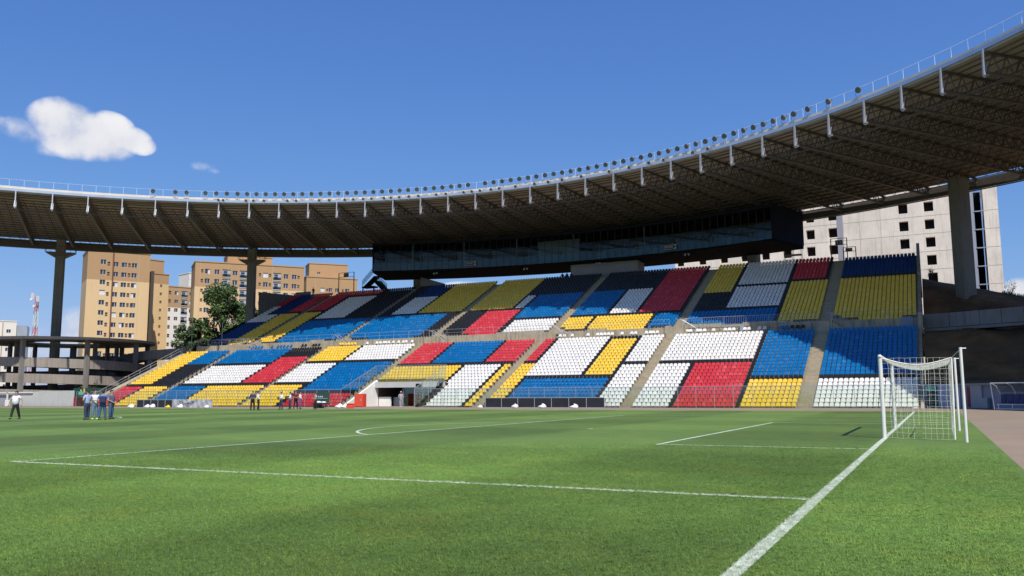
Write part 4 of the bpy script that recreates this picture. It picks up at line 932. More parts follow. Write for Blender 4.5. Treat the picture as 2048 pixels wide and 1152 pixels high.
q = MB(); q.box(-109.25,-109.2,70.47,70.5,.05,1.2); q.box(-109.65,-109.55,70.46,70.5,.9,1.0); q.box(-108.95,-108.85,70.46,70.5,.9,1.0); q.build('door_seam', M['dark'], t_)
t_ = thing('exit_sign', 'small green sign on a post above the dark red locker', 'sign', (-109.4, 71.2, 0))
MB().box(-109.9,-108.9,71.15,71.22,1.62,2.0).build('board', M['green_sign'], t_); MB().bar((-109.4,71.25,-.03),(-109.4,71.25,2.3),.06).build('post', M['greymetal'], t_)
t_ = thing('dark_shed', 'dark shed behind the red locker', 'shed', (-109.4, 73, 0)); MB().box(-112.5,-109.3,72.2,75,-.5,2.6).build('body', M['green_dark'], t_); q = MB(); q.box(-110.9,-110.6,72.15,72.2,2.1,2.35); q.box(-110.2,-109.95,72.15,72.2,1.9,2.5); q.build('lamp', M['seat_y'], t_)

# ------------------------------------------------------------------ spiral access ramp
c0 = Vector((-132.2, 84.6, 0)); RO, RI = 13.0, 8.6
RP = thing('spiral_ramp', 'grey concrete spiral access ramp with disc roof at the left', 'ramp', tuple(c0))
def arc(mb, r0_, r1_, a0, a1, zf, h, n=24, mi=0):
    for i in range(n):
        t0, t1 = a0+(a1-a0)*i/n, a0+(a1-a0)*(i+1)/n
        p = [(c0.x+r_*math.sin(t), c0.y+r_*math.cos(t)) for r_, t in ((r0_,t0),(r1_,t0),(r1_,t1),(r0_,t1))]; zz = [zf(t0), zf(t0), zf(t1), zf(t1)]
        mb.hexa([(*a, z) for a, z in zip(p, zz)], [(*a, z+h) for a, z in zip(p, zz)], mi)
TF = math.atan2(CAM.x-c0.x, CAM.y-c0.y) % (2*math.pi)         # bearing of the side that faces the pitch
zfl = lambda t: 1.15+2.5*(t-TF)/(2*math.pi)
q = MB(); arc(q, RI, RO, TF-2*math.pi*.45, TF+2*math.pi*2.75, lambda t: zfl(t)-.25, .3, 110); q.build('ramp_slab', M['conc_grey'], RP)
q = MB(); arc(q, RO-.02, RO+.18, TF-2*math.pi*.45, TF+2*math.pi*2.62, lambda t: zfl(t)-.3, 1.45, 110); q.build('outer_parapet', mat('ramp_parapet_concrete', (.30,.265,.225), .9, .15, .4, streak=.3), RP)
q = MB(); arc(q, RI-.2, RI, TF-2*math.pi*.45, TF+2*math.pi*2.62, lambda t: zfl(t)-.3, 1.3, 110); q.build('inner_parapet', M['conc_grey'], RP)
q = MB(); arc(q, 5.5, 14.2, 0, 2*math.pi, lambda t: 10.35, .3, 64); arc(q, 14.2, 14.4, 0, 2*math.pi, lambda t: 10.3, .42, 64); q.build('disc_roof', mat('disc_concrete', (.36,.32,.27), .9, .12, .4, streak=.2), RP)
for i in range(9):
    a = TF+.45-.698*i; x, y = c0.x+(RO+.25)*math.sin(a), c0.y+(RO+.25)*math.cos(a); MB().box(x-.29,x+.29,y-.29,y+.29,-1.5,10.35).build('pillar', M['conc_grey'], RP)
for i in range(8):
    a = TF+.2+2*math.pi*i/8; x, y = c0.x+(RI-.35)*math.sin(a), c0.y+(RI-.35)*math.cos(a); MB().box(x-.26,x+.26,y-.26,y+.26,-1.5,10.35).build('pillar', M['conc_grey'], RP)
FB_ = thing('footbridge', 'grey concrete footbridge from the spiral ramp to the stand concourse', 'footbridge', (-116, 91, 8))
bp = [(-133.0,96.5,6.9),(-127,93.5,7.2),(-121,91.6,7.55),(-109,90.9,7.9)]
q = MB(); p2 = MB()
for a, b in zip(bp, bp[1:]):
    n = max(1, int(math.dist(a, b)/2.1))
    for i in range(n):
        u_ = [a[c]+(b[c]-a[c])*i/n for c in range(3)]; v_ = [a[c]+(b[c]-a[c])*(i+.985)/n for c in range(3)]
        q.bar((u_[0],u_[1]-1.1,u_[2]+.65), (v_[0],v_[1]-1.1,v_[2]+.65), .15, 1.5)
    p2.bar(a, b, 2.4, .3)
q.build('parapet', M['conc_grey'], FB_); p2.build('deck', M['conc_grey'], FB_)
for x, y in ((-118.2,91.0),(-124.5,92.6)): MB().box(x-.6,x+.6,y-.5,y+.5,-1.5,7.6).build('pier', M['conc_grey'], FB_)

# ------------------------------------------------------------------ buildings
def building(name, lab, cat, A, B, z0, z1, depth, wins, bands, joints=(), reveal=.25, holes=False, roofcap=True, group=None, xtra=None):
    A, B = Vector((*A, 0)), Vector((*B, 0)); d = (B-A); Ln = d.length; d.normalize(); n = Vector((d.y, -d.x, 0))
    if n.dot(CAM-A) < 0: n = -n
    T = thing(name, lab, cat, (A.x+d.x*Ln/2, A.y+d.y*Ln/2, z0), 0, group)
    P = lambda u, z, o=0.: tuple(A+d*u+n*o+Vector((0,0,z)))
    us = sorted({0., Ln, *[w[0]-w[2]/2 for w in wins], *[w[0]+w[2]/2 for w in wins]}); zs = sorted({z0, z1, *[w[1]-w[3]/2 for w in wins], *[w[1]+w[3]/2 for w in wins], *[b[0] for b in bands if z0 < b[0] < z1]})
    us = [u for u in us if 0 <= u <= Ln]; zs = [z for z in zs if z0 <= z <= z1]
    q = MB(); mats = []
    for b in bands:
        if b[1] not in mats: mats.append(b[1])
    def bandof(z):
        for zt__, mt_ in bands:
            if z >= zt__: return mats.index(mt_)
        return mats.index(bands[-1][1])
    for a, b in zip(us, us[1:]):
        for c, e in zip(zs, zs[1:]):
            um, zm = (a+b)/2, (c+e)/2
            if any(abs(um-w[0]) < w[2]/2 and abs(zm-w[1]) < w[3]/2 for w in wins): continue
            q.poly([P(a,c), P(b,c), P(b,e), P(a,e)], bandof(zm))
    for w in wins:
        u0_, u1_, v0, v1 = w[0]-w[2]/2, w[0]+w[2]/2, w[1]-w[3]/2, w[1]+w[3]/2; o_ = -reveal if not holes else -1.2; bi = bandof(w[1])
        q.poly([P(u0_,v0), P(u1_,v0), P(u1_,v0,o_), P(u0_,v0,o_)], bi); q.poly([P(u0_,v1), P(u0_,v1,o_), P(u1_,v1,o_), P(u1_,v1)], bi)
        q.poly([P(u0_,v0), P(u0_,v0,o_), P(u0_,v1,o_), P(u0_,v1)], bi); q.poly([P(u1_,v0), P(u1_,v1), P(u1_,v1,o_), P(u1_,v0,o_)], bi)
    zsb = sorted({z0, z1, *[b[0] for b in bands if z0 < b[0] < z1]})
    for c, e in zip(zsb, zsb[1:]):
        bi = bandof((c+e)/2)
        q.poly([P(0,c), P(0,e), P(0,e,-depth), P(0,c,-depth)], bi); q.poly([P(Ln,c), P(Ln,c,-depth), P(Ln,e,-depth), P(Ln,e)], bi); q.poly([P(0,c,-depth), P(0,e,-depth), P(Ln,e,-depth), P(Ln,c,-depth)], bi)
    q.poly([P(0,z1), P(Ln,z1), P(Ln,z1,-depth), P(0,z1,-depth)], 0)
    q.build('wall', mats, T)
    if roofcap:
        q = MB(); q.bar(P(-.1,z1+.12,-.1), P(Ln+.1,z1+.12,-.1), .5, .3); q.bar(P(.1,z1+.12,-.3), P(.1,z1+.12,-depth), .5, .3); q.bar(P(Ln-.1,z1+.12,-.3), P(Ln-.1,z1+.12,-depth), .5, .3); q.build('parapet', mats[0], T)
    wr = random.Random(len(lab))
    for w in wins:
        u0_, u1_, v0, v1 = w[0]-w[2]/2, w[0]+w[2]/2, w[1]-w[3]/2, w[1]+w[3]/2
        q = MB()
        if holes: q.poly([P(u0_,v0,-1.2), P(u1_,v0,-1.2), P(u1_,v1,-1.2), P(u0_,v1,-1.2)], 1); q.build('opening', [M['dark'], M['dark']], T); continue
        kind = w[4] if len(w) > 4 else 'w'
        o_ = -reveal+.02
        if kind == 'b':      # balcony: dark loggia, glass front, slab
            q.poly([P(u0_,v0,o_), P(u1_,v0,o_), P(u1_,v1,o_), P(u0_,v1,o_)], 2); q.poly([P(u0_+.3,v0,o_+.03), P(u0_+(u1_-u0_)*.62,v0,o_+.03), P(u0_+(u1_-u0_)*.62,v1-.4,o_+.03), P(u0_+.3,v1-.4,o_+.03)], 1)
            q.poly([P(u0_,v0,.05), P(u1_,v0,.05), P(u1_,v0+1.0,.05), P(u0_,v0+1.0,.05)], 3); q.bar(P(u0_-.05,v0-.05,.0), P(u1_+.05,v0-.05,.0), .3, .14, 0); q.bar(P(u0_,v0+1.02,.05), P(u1_,v0+1.02,.05), .05, .05, 0)
            q.build('balcony', [M['win_frame'], M['win_dark'], mat_balc, M['vip_glass2']], T); continue
        mid = u0_+(u1_-u0_)*(.5 if wr.random() < .6 else .62); wh = wr.random()
        q.poly([P(u0_,v0,o_), P(mid,v0,o_), P(mid,v1,o_), P(u0_,v1,o_)], 2 if wh < .2 else 1); q.poly([P(mid,v0,o_), P(u1_,v0,o_), P(u1_,v1,o_), P(mid,v1,o_)], 2 if .12 < wh < .3 else 1)
        if w[2] > .8:
            for a_, b_ in (((u0_,v0),(u1_,v0)),((u0_,v1),(u1_,v1)),((u0_,v0),(u0_,v1)),((u1_,v0),(u1_,v1)),((mid,v0),(mid,v1))): q.bar(P(a_[0],a_[1],o_+.03), P(b_[0],b_[1],o_+.03), .09, .09, 0)
        else: q.bar(P(u0_,(v0+v1)/2,o_+.03), P(u1_,(v0+v1)/2,o_+.03), .07, .07, 0)
        q.build('window', [M['win_frame'] if w[2] > .8 else M['joint'], M['win_dark'] if w[2] > .8 else mat_brown, M['win_white'] if w[2] > .8 else mat_brown], T)
    if joints:
        q = MB()
        for j in joints:
            if j[0] == 'v': q.bar(P(j[1], j[2] if len(j) > 2 else z0, .0), P(j[1], j[3] if len(j) > 3 else z1, .0), j[4] if len(j) > 4 else .12, .05)
            else: q.bar(P(0, j[1], .0), P(Ln, j[1], .0), .05, .1)
        q.build('joint', M['joint'], T)
    return T, P, Ln
mat_balc = mat('balcony_recess', (.40,.41,.42), .8, .1, .3); mat_brown = mat('brown_vent', (.16,.07,.035), .7, .2, .5)
def scl(p, s): return (CAM.x+(p[0]-CAM.x)*s, CAM.y+(p[1]-CAM.y)*s)
# tower nearest the ramp
rows = [36.3-2.70*i for i in range(12)]
w = [(u*1.01, z+(.42 if u < 5 else 0), 1.35 if s_ else .62, 1.25 if s_ else 1.05) for z in rows for u, s_ in ((3.75,1),(5.05,0),(6.75,1),(8.8,1),(10.05,0),(11.3,1))]
building('apartment_tower', 'tall ochre and cream apartment tower nearest the spiral ramp', 'apartment block', (-196.32,136.08), (-188.41,149.21), -1.5, 39.6, 12, w, [(31.9, M['tan_hi']), (-9, M['tan_lo'])], (('v',12.6,-1.5,39.6,.12),))
MB().bar((-193.2,141.2,19),(-193.05,141.45,19),.5,41).build('dark_joint', mat_brown, bpy.data.objects['apartment_tower'])
w = [(4.0, 35.9-.7-2.35*i, .62, .8) for i in range(13)]
building('apartment_wing', 'narrow stepped wing behind the right side of the ochre tower', 'apartment block', (-198.4,157.0), (-196.45,162.84), -1.5, 36.2, 12, w[1:], [(33.4, M['tan_hi']), (-9, M['tan_lo'])])
building('apartment_wing', 'plain taller block top rising just behind the narrow wing', 'apartment block', (-206.2,162.4), (-204.96,168.31), -1.5, 41.6, 8, [], [(-9, M['tan_hi'])])
q = MB(); q.bar((-188.55,149.55,14),(-188.15,150.2,14),3,42); tag(q.build('shaded_gap', M['web']), 'dark bar painted as the shaded gap between the ochre tower and its wing', 'shaft')  # dark bar: shade of the gap beside the tower, put in as colour
U2 = lambda px: (px-388)/219*28.9
w = []
for i in range(8):
    for px, kd in ((401.4,0),(411.5,1),(430,1),(448.6,2),(465.5,1),(482.8,2),(515.3,0),(526.8,1),(536,0),(550.5,2),(568.8,1),(586,1),(595,0)):
        w.append((U2(px), 34.6-.45*(px-388)/219-2.62*i-(.2 if kd == 2 else 0), {0:.6,1:1.3,2:2.1}[kd], {0:.9,1:1.3,2:2.05}[kd], 'b' if kd == 2 else 'w'))
building('apartment_block', 'broad ochre apartment block with balconies behind the big tree', 'apartment block', (-174.15,151.7), (-156.22,174.31), -1.5, 37.0, 12, w[:100], [(30.3, M['tan_hi']), (-9, M['tan_lo'])], (('v',1.3),('v',8.6,28,37),('v',20.2,-1.5,37.0,.2)))
building('stair_tower', 'plain ochre block rising above the middle of the broad block', 'apartment block', (-175.6,164.6), (-168.2,174.5), 30, 40.6, 7, [], [(-9, M['tan_hi'])])
w = [(u, 33.2-2.6*i, ww, 1.2 if ww > 1 else .8) for i in range(3) for u, ww in ((5.0,1.3),(6.4,.6),(7.4,1.1),(9.4,1.1),(11.2,.6),(12.6,1.3))]
building('apartment_block', 'low wide ochre block beside the stair of the press box', 'apartment block', (-167.29,188.52), (-157.83,201.14), -1.5, 36.9, 10, w, [(-9, M['tan_hi'])], (('v',2.7),))
building('stair_tower', 'square ochre block top stepped above the low wide block', 'apartment block', (-173.15,196.66), (-165.12,205.65), 30, 42.5, 8, [(3.0, 39.6, 1.0, .7)], [(-9, M['tan_hi'])])
w = []
for i in range(7): w += [(.7,35.2-2.85*i,.8,1.2),(2.9,35.2-2.85*i,1.2,1.2),(5.5,35.0-2.85*i,2.1,2.0,'b'),(7.7,35.2-2.85*i,1.0,1.2)]
building('apartment_block', 'ochre topped white block between the tower and the broad block', 'apartment block', (-223.54,186.55), (-220.0,195.3), -1.5, 37.2, 10, w, [(30.3, M['tan_hi']), (-9, M['white_render'])])
building('apartment_block', 'thin pale tower peeping up between the ochre blocks', 'apartment block', (-248.75,218.32), (-247.6,222.4), -1.5, 47.3, 8, [], [(-9, M['white_render'])], [('h', 45-2.6*i) for i in range(6)])
w = [(u, 23.5-3.1*i, 1.3, 1.2) for i in range(7) for u in (1.2, 5.4, 9.6)]
building('apartment_block', 'pale cream block with a grey glazed corner at the far left', 'apartment block', (-284.9,162.0), (-279.2,172.4), -1.5, 26.8, 12, w, [(-9, M['white_render'])], (('v',7.6,-1.5,26.8,.9),('v',3.4,-1.5,24.5,.8)))
MB().prism([(-279.1,172.5),(-277.6,175.2),(-285,181),(-288,176)], -1.5, 25.6).build('glazed_corner', mat('grey_glazing', (.33,.36,.40), .3, .15, .3), bpy.data.objects['apartment_block.003'] if 'apartment_block.003' in bpy.data.objects else None)
# raw concrete building, right
A_, B_ = Vector((-51.59,180.93)), Vector((9.57,178.78))
fl_z = [39.1,35.4,31.7,28.0,24.35,20.7]
w = []
for z in fl_z:
    for u in (1.3,6.5,11.5,16.2,20.8,25.5,30.5,35.1,49.0,53.8): w.append((u, z, 1.75, 2.05))
T_, P_, L_ = building('raw_concrete_block', 'unfinished pale concrete block with black window holes behind the right of the stand', 'building', A_, B_, -1.5, 43, 18, w, [(-9, M['raw'])], [('h', z-1.9) for z in fl_z]+[('v', 40.5), ('v', 44.6)], holes=True)
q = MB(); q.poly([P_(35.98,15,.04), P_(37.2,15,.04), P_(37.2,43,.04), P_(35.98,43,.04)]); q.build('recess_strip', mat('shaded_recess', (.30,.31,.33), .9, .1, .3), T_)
building('raw_concrete_wing', 'narrow right wing of the unfinished concrete block beyond its dark slot', 'building', (11.97,178.69), (14.5,178.6), -1.5, 43.5, 18, [], [(-9, M['raw'])], [('h', z-1.9) for z in fl_z], )
q = MB(); q.box(9.62,11.9,186,187,-1.5,42.5); q.box(9.6,10.3,178.9,186,-1.5,42.5,1)
for z in fl_z: q.box(10.3,11.93,178.75,179.3,z-2.05,z-1.85,1)
tag(q.build('loggia_slot', [M['dark'], mat('blue_grey_render', (.30,.33,.38), .9, .1, .3)]), 'tall dark slot with thin floor slabs between the concrete wings', 'loggia')

# telecom mast
t_ = thing('telecom_mast', 'red and white lattice telecom mast left of the first roof column', 'mast', (-345.8, 224.4, -1.5))
q = MB(); segs = 14
for s in range(segs):
    z0_, z1_ = -1.5+s*(46/segs), -1.5+(s+1)*(46/segs); w0, w1 = 1.2-.75*s/segs, 1.2-.75*(s+1)/segs; mi = 0 if (s//2) % 2 else 1
    for sx_, sy_ in ((1,1),(1,-1),(-1,1),(-1,-1)): q.bar((-345.8+sx_*w0,224.4+sy_*w0,z0_), (-345.8+sx_*w1,224.4+sy_*w1,z1_), .2, .2, mi)
    for sx_ in (1,-1): q.bar((-345.8-w0,224.4+sx_*w0,z0_), (-345.8+w1,224.4+sx_*w1,z1_), .12, .12, mi); q.bar((-345.8+sx_*w0,224.4-w0,z0_), (-345.8+sx_*w1,224.4+w1,z1_), .12, .12, mi)
q.build('lattice', [M['white_paint'], mat('haze_paled_mast_red', (.62,.24,.2), .6)], t_)  # red made paler, distance haze put into the colour
q = MB(); q.tube([(-346.6,222.5,43),(-346.6,222.3,43.1)], .7, 12); q.tube([(-344.6,222.5,40),(-344.6,222.3,40.1)], .6, 12); q.box(-347.8,-347.2,223,224,43.5,46); q.box(-344.2,-343.7,223,224,42,44.5); q.build('antenna', M['white_paint'], t_)

# ------------------------------------------------------------------ trees
def tree(name, lab, x, y, z0, H, W_, seed, leaf, n=1500, lean=0., clumps=26, ls=.42):
    t = random.Random(seed); T = thing(name, lab, 'tree', (x, y, z0)); tr = MB(); fo = MB()
    tr.tube([(0,0,0),(lean*.3,.1,H*.2),(lean*.6,-.1,H*.42),(lean,0,H*.62)], [.32,.25,.19,.1], 8)
    for c in range(clumps):
        a = t.uniform(0, 2*math.pi); hh = t.uniform(.3, .98); rad = W_*.5*math.sin(math.pi*min(.98, max(.1, (hh-.08)*.95)))**.7*t.uniform(.25, 1.); cx, cyy, cz = lean*hh+rad*math.cos(a), rad*math.sin(a), H*hh
        tr.tube([(lean*.5*hh,0,H*min(.6,hh*.55)), ((cx+lean*.5*hh)*.5,cyy*.5,H*hh*.78), (cx,cyy,cz)], [.1,.06,.025], 5)
        cr_ = W_*t.uniform(.09,.19)
        for _ in range(n//clumps):
            v = Vector((t.gauss(0,1),t.gauss(0,1),t.gauss(0,.75))).normalized()*cr_*t.random()**.4; p = Vector((cx,cyy,cz))+v
            e1 = Vector((t.gauss(0,1),t.gauss(0,1),t.gauss(0,1))).normalized(); e2 = e1.cross(Vector((t.gauss(0,1),t.gauss(0,1),t.gauss(0,1)))).normalized(); s = ls*t.uniform(.5,1.1)
            fo.poly([p-e1*s*.5, p+e2*s*.32, p+e1*s*.5, p-e2*s*.32])
    local('trunk', tr, M['bark'], T, smooth=True); local('crown', fo, leaf, T); return T
tree('broadleaf_tree', 'tall leafy tree left of the second roof column', -133.4, 121.6, 7.5, 16.8, 10.4, 3, M['leaf'], 12000, .6, 52, .6)
tree('broadleaf_tree', 'leafy tree partly hidden behind the second roof column', -129.6, 125.0, 9.5, 11.0, 6.0, 9, M['leaf'], 6500, 0, 30, .55)
tree('broadleaf_tree', 'small bright green tree below the white block', -139.4, 117.8, 5.2, 11.2, 5.6, 14, M['leaf2'], 6000, 0, 30, .5)
tree('broadleaf_tree', 'small green tree just left of the tall leafy tree', -136.4, 118.2, 5.2, 12.6, 4.6, 21, M['leaf'], 6000, .3, 30, .5)
tree('bare_tree', 'sparse shrub tree beside the rail of the lower tier', -120.5, 80.5, -.5, 6.0, 4.6, 33, M['leaf2'], 260, 0, 16, .25)
def shrub(lab, x, y, z, s, seed):
    t = random.Random(seed); T = thing('shrub', lab, 'plant', (x,y,z)); q = MB(); f_ = MB()
    for i in range(9):
        a = t.uniform(0,6.28); e = Vector((math.cos(a)*s*.35,math.sin(a)*s*.35,s*t.uniform(.5,1.1))); q.tube([(0,0,0), tuple(e)], [.03,.01], 4)
        for _ in range(16):
            p = e*t.uniform(.35,1)+Vector((t.gauss(0,.1),t.gauss(0,.1),t.gauss(0,.1)))*s; e1 = Vector((t.gauss(0,1),t.gauss(0,1),t.gauss(0,1))).normalized()*.1; e2 = Vector((t.gauss(0,1),t.gauss(0,1),t.gauss(0,1))).normalized()*.05; f_.poly([p-e1,p+e2,p+e1,p-e2])
    local('stem', q, M['bark'], T); local('leaves', f_, M['leaf2'], T)
shrub('small green bush beside the stand side wall on the bank', 1.7, 114, 16.6, 1.2, 5)
shrub('weedy bush on the bank crest by the right edge', 10.6, 113, hill(10.6,113)-.1, 1.9, 6)
# grass tufts along the crest at the right
gt = MB(); t = random.Random(8)
for _ in range(2600):
    x = t.uniform(9.5, 22); y = t.uniform(108, 117); z = hill(x, y); h = t.uniform(.15,.5); a = t.uniform(0,6.28); dx, dy = .05*math.cos(a), .05*math.sin(a)
    gt.poly([(x-dx,y-dy,z-.1),(x+dx,y+dy,z-.1),(x+t.uniform(-.15,.15),y,z+h)])
tag(gt.build('crest_grass', M['leaf2']), 'ragged green grass along the crest of the earth bank', 'grass', None, 'stuff')

# ------------------------------------------------------------------ people
SKIN = mat('skin', (.46,.27,.19), .55, .06, 6); HAIR = mat('dark_hair', (.03,.022,.018), .6, .2, 9)
def cloth(name, c, v=.12): return mat(name, c, .85, v, 5, bump=.3)
def skin_obj(name, verts, edges, radii, mt, parent, root=0, sub=1):
    me = bpy.data.meshes.new(name); me.from_pydata(verts, edges, []); me.materials.append(mt)
    o = bpy.data.objects.new(name, me); COL.objects.link(o); o.parent = parent
    sk = o.modifiers.new('skin', 'SKIN'); sk.use_smooth_shade = True
    for i, r_ in enumerate(radii):
        d = me.skin_vertices[0].data[i]; d.radius = r_ if isinstance(r_, tuple) else (r_, r_); d.use_root = (i == root)
    s = o.modifiers.new('sub', 'SUBSURF'); s.levels = sub; s.render_levels = sub
    return o
POSES = { # elbow, wrist for left(-x) and right(+x); feet offsets
 'relax': dict(eL=(-.27,-.02,1.14), wL=(-.29,.05,.89), eR=(.27,-.02,1.14), wR=(.29,.05,.89)),
 'front': dict(eL=(-.27,.02,1.15), wL=(-.08,.26,1.12), eR=(.27,.02,1.15), wR=(.08,.26,1.12)),
 'low': dict(eL=(-.28,-.02,1.15), wL=(-.08,.22,.98), eR=(.28,-.02,1.15), wR=(.08,.22,.98)),
 'hips': dict(eL=(-.38,-.08,1.16), wL=(-.2,.02,1.02), eR=(.30,.0,1.15), wR=(.17,.2,1.02)),
 'wide': dict(eL=(-.36,-.08,1.16), wL=(-.38,.0,.92), eR=(.36,.04,1.16), wR=(.38,.14,.92)),
 'back': dict(eL=(-.29,-.1,1.16), wL=(-.28,.08,.93), eR=(.29,-.1,1.16), wR=(.31,.08,.92))}
def person(lab, x, y, H, face, shirt, trousers, shoes, pose='relax', walk=0., spread=.11, sleeve=.55, hair=True, belly=0., extra=None, z=0., headturn=0.):
    T = thing('person', lab, 'person', (x, y, z), face); T.scale = (H/1.75,)*3
    P = POSES[pose]; w = walk
    V = []; Ed = []; Ra = []
    def add(p, r_, par=None):
        V.append(p); Ra.append(r_)
        if par is not None: Ed.append((par, len(V)-1))
        return len(V)-1
    pel = add((0,0,.95), (.15,.105)); ab = add((0,.01+belly*.3,1.1), (.13+belly*.3,.10+belly*.6), pel); ch = add((0,0,1.3), (.155,.105), ab); ne = add((0,.0,1.46), .055, ch)
    ht = headturn
    hd = add((0,.012,1.56), (.066,.072), ne); hs = add((0,.005,1.65), (.078,.092), hd); add((0,-.005,1.72), (.055,.065), hs); add((.0,.105,1.61), .014, hs)
    for s in (-1, 1): add((s*.083,0,1.625), .016, hs)
    for s, e, wr in ((-1, P['eL'], P['wL']), (1, P['eR'], P['wR'])):
        sh = add((s*.19,0,1.4), .058, ch); el = add(e, .042, sh); wi = add(wr, .03, el)
        d = (Vector(wr)-Vector(e)).normalized(); side = Vector((1,0,0)).cross(d); side = side.normalized() if side.length > .1 else Vector((0,1,0))
        pa = add(tuple(Vector(wr)+d*.06), (.036,.022), wi); lat = d.cross(Vector((0,0,1))); lat = lat.normalized() if lat.length > .1 else Vector((1,0,0))
        if abs(d.z) > .6: lat = Vector((0,1,0))
        for f_, ln in ((-.03,.065),(-.01,.078),(.01,.074),(.03,.058)):
            k1 = add(tuple(Vector(wr)+d*(.095)+lat*f_), .0095, pa); add(tuple(Vector(wr)+d*(.095+ln)+lat*f_*1.15-Vector((s*.012,0,.006))), .008, k1)
        t1 = add(tuple(Vector(wr)+d*.045+lat*.045), .011, pa); add(tuple(Vector(wr)+d*.09+lat*.062), .009, t1)
    kn = {}
    for s in (-1, 1):
        fo = s*w
        hp = add((s*.09,0,.88), (.095,.095), pel); k = add((s*(.09+spread*.25),.02+fo*.14,.5), .062, hp); an_ = add((s*(.06+spread*.55),fo*.30-.01,.09), .043, k); he = add((s*(.06+spread*.55),fo*.30+.0,.045), .04, an_); add((s*(.07+spread*.6),fo*.30+.15,.03), (.042,.028), he)
        kn[s] = (V[k], V[an_])
    skin_obj('body', V, Ed, Ra, SKIN, T)
    # shirt
    V2 = [(0,.0,.84),(0,.012+belly*.35,1.08),(0,0,1.3),(0,0,1.415)]; E2 = [(0,1),(1,2),(2,3)]; R2 = [(.185+belly*.3,.13+belly*.3),(.18+belly*.4,.135+belly*.65),(.205,.135),(.08,.075)]
    for s, e, wr in ((-1, P['eL'], P['wL']), (1, P['eR'], P['wR'])):
        n = len(V2); sh = Vector((s*.19,0,1.4)); V2 += [tuple(sh)]; R2.append(.085); E2.append((2, n)); 
        if sleeve <= 1: V2.append(tuple(sh.lerp(Vector(e), sleeve))); R2.append(.075); E2.append((n, n+1))
        else: V2 += [e, tuple(Vector(e).lerp(Vector(wr), sleeve-1))]; R2 += [.055,.045]; E2 += [(n, n+1), (n+1, n+2)]
    skin_obj('shirt', V2, E2, R2, shirt, T)
    V3 = [(0,0,1.08),(0,0,.93)]; E3 = [(0,1)]; R3 = [(.165+belly*.2,.118+belly*.3),(.18,.128)]
    for s in (-1, 1):
        n = len(V3); V3 += [(s*.092,0,.84), kn[s][0], kn[s][1]]; R3 += [.118,.088,.07]; E3 += [(1,n),(n,n+1),(n+1,n+2)]
    skin_obj('trousers', V3, E3, R3, trousers, T)
    for s in (-1, 1):
        a = Vector(kn[s][1]); q = MB(); q.ball((a.x+s*.01, a.y+.06, .045), (.055,.145,.05), 10, 6); local('shoe', q, shoes, T, smooth=True)
    if hair:
        q = MB(); q.ball((0,-.018,1.675), (.096,.108,.092), 12, 7)
        q.v = [(a, b, c if not (b > .045 and c < 1.70) else c+.05) if c > 1.58 else (a, min(b, -.02), 1.58) for a, b, c in q.v]; local('hair', q, HAIR if hair is True else hair, T, smooth=True)
    q = MB()
    for s in (-1, 1): q.ball((s*.032,.093,1.645), .010, 6, 4)
    q.ball((0,.086,1.575), (.022,.008,.005), 6, 4, 0); local('eyes', q, M['dark'], T)
    if extra: extra(T)
    return T
white = cloth('white_cotton', (.74,.74,.76)); lblue = cloth('light_blue_cotton', (.36,.44,.68)); royal = cloth('royal_blue_cotton', (.03,.12,.48)); slate = cloth('slate_cotton', (.11,.12,.19))
navyc = cloth('navy_cotton', (.03,.035,.085)); blackc = cloth('black_cloth', (.018,.018,.022)); denim = cloth('denim', (.055,.10,.20), .3); ddenim = cloth('dark_denim', (.03,.045,.09), .3); fden = cloth('faded_denim', (.13,.20,.30), .3)
maroon = cloth('maroon_cotton', (.12,.02,.03)); bluej = cloth('blue_jeans', (.05,.12,.36), .2); grey_c = cloth('grey_workwear', (.34,.34,.37), .25); neon = mat('neon_yellow', (.55,.85,.08), .6); brown_s = mat('brown_leather', (.10,.06,.035), .5); blk_s = mat('black_leather', (.02,.02,.02), .4)
def stripes():
    ma = mat('striped_jersey', (.7,.7,.7), .85, .05); t = ma.node_tree; b = t.nodes['Principled BSDF']; tcn = N(t, 'ShaderNodeTexCoord'); wv = N(t, 'ShaderNodeTexWave', wave_type='BANDS', bands_direction='Z'); wv.inputs['Scale'].default_value = 3.2
    t.links.new(tcn.outputs['Object'], wv.inputs['Vector']); cr_ = N(t, 'ShaderNodeValToRGB'); cr_.color_ramp.interpolation = 'CONSTANT'; cr_.color_ramp.elements[0].color = (.02,.02,.03,1); cr_.color_ramp.elements[1].position = .5; cr_.color_ramp.elements[1].color = (.7,.7,.72,1)
    t.links.new(wv.outputs[0], cr_.inputs[0]); t.links.new(cr_.outputs[0], b.inputs['Base Color']); return ma
def tocam(x, y): return math.atan2(-(CAM.x-x), CAM.y-y)          # rotation that turns +Y of the figure to the camera
def bag(T):
    q = MB(); q.box(-.17,.17,-.30,-.13,1.0,1.4); o = local('backpack', q, navyc, T, bevel=.05); q = MB()
    for s in (-1,1): q.tube([(s*.11,-.14,1.38),(s*.11,.0,1.46),(s*.12,.12,1.35),(s*.12,.08,1.12),(s*.12,-.13,1.05)], .018, 6)
    local('strap', q, M['greymetal'], T)
def folder(T): q = MB(); q.box(.0,.36,.2,.24,.98,1.24); local('folder', q, blackc, T)
def cap(T):
    q = MB(); q.ball((0,0,1.70), (.1,.115,.07), 12, 6); q.ball((0,.1,1.69), (.075,.09,.012), 10, 4); local('cap', q, mat('pale_cap', (.6,.55,.5), .8), T, smooth=True)
C_ = lambda x, y, a: tocam(x, y)+R(a)
person('heavy man in white polo and black trousers walking alone at the far left', -50.45, 22.46, 1.74, C_(-50.45,22.46,-35), white, blackc, brown_s, 'wide', .9, .08, .6, True, .11)
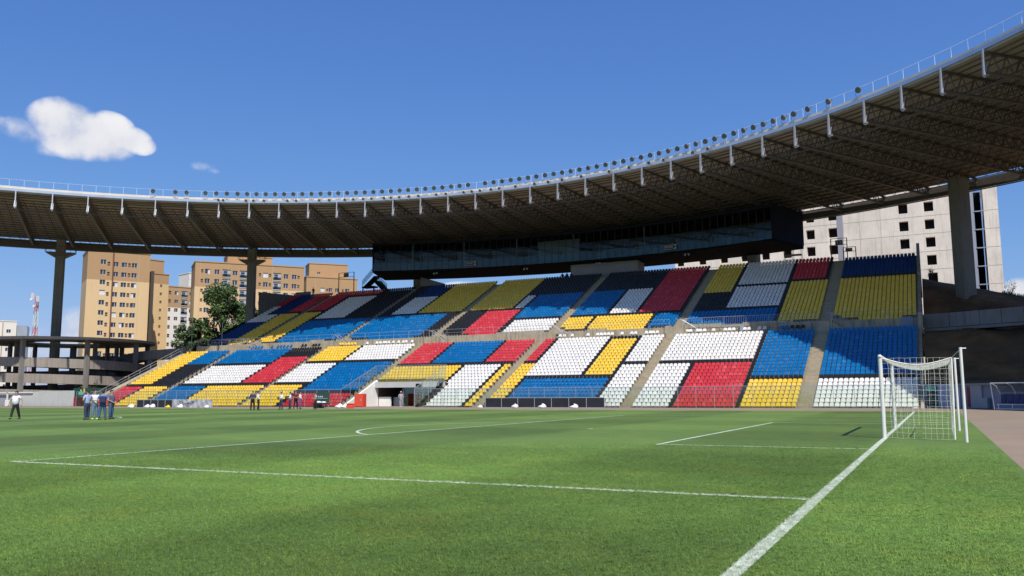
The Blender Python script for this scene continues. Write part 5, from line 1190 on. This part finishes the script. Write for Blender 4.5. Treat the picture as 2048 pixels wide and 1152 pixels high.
person('man in light blue shirt and dark jeans seen from behind in the group', -44.12, 22.71, 1.76, C_(-44.1,22.7,-140), lblue, ddenim, blk_s, 'hips', .1, .1, .7)
person('man in white shirt with neon yellow shoes and faded jeans', -44.13, 23.22, 1.78, C_(-44.1,23.2,25), white, fden, neon, 'front', .1, .14, .6)
person('man in royal blue shirt carrying a dark backpack', -43.14, 22.99, 1.74, C_(-43.1,23,175), royal, denim, blk_s, 'back', .1, .2, .7, True, 0, bag)
person('man in slate polo with his hands held together, right of the backpack', -44.03, 24.29, 1.77, C_(-44,24.3,55), slate, denim, blk_s, 'low', .05, .1, .6, True, .05)
person('man in navy shirt looking down at his hands', -55.4, 48.5, 1.78, C_(-55.4,48.5,0), navyc, blackc, blk_s, 'front', 0, .16, 1.6)
person('man in white shirt standing beside the man in navy', -54.8, 48.6, 1.76, C_(-54.8,48.6,80), white, blackc, blk_s, 'low', .2, .06, 1.7)
person('man in white shirt holding a black folder', -56.6, 53.7, 1.72, C_(-56.6,53.7,-60), white, ddenim, blk_s, 'front', .25, .1, 1.7, True, 0, folder)
person('man in white shirt facing the man in maroon from the left', -56.6, 55.0, 1.72, C_(-56.6,55,-80), white, ddenim, blk_s, 'front', .1, .08, 1.5)
person('man in maroon shirt and black trousers between two white shirts', -57.0, 56.3, 1.82, C_(-57,56.3,10), maroon, blackc, blk_s, 'front', .1, .2, .7)
person('man in white shirt and bright blue jeans', -56.5, 56.4, 1.74, C_(-56.5,56.4,80), white, bluej, blk_s, 'low', .1, .1, 1.5, True, .04)
person('slim figure in striped black and white jersey', -53.2, 54.8, 1.6, C_(-53.2,54.8,-70), stripes(), blackc, blk_s, 'front', .15, .06, .7)
person('worker in grey clothes and pale cap at the tunnel mouth', -54.0, 70.9, 1.8, C_(-54,70.9,20), grey_c, grey_c, M['white_paint'], 'hips', .35, .1, 1.7, True, 0, cap, z=-.05)
dk = cloth('dark_clothes', (.03,.03,.035))
for x, lab in ((-52.5,'leftmost of three dark figures standing above the top row'), (-51.7,'middle of three dark figures standing above the top row'), (-50.9,'rightmost of three dark figures standing above the top row')):
    person(lab, x, 115.6, 1.75, C_(x,115.6,rnd.uniform(-60,60)), dk, dk, blk_s, 'relax', 0, .08, 1.7, z=19.4)
person('person in dark red trousers standing above the top row at far left', -103.6, 114.9, 1.7, C_(-103.6,114.9,20), navyc, M['red_dark'], blk_s, 'relax', 0, .1, 1.6, z=20.0)

# ------------------------------------------------------------------ render settings
SC.render.engine = 'CYCLES'
SC.cycles.max_bounces = 8; SC.cycles.transparent_max_bounces = 16; SC.cycles.diffuse_bounces = 4; SC.cycles.glossy_bounces = 3
SC.render.resolution_x, SC.render.resolution_y = 1024, 576
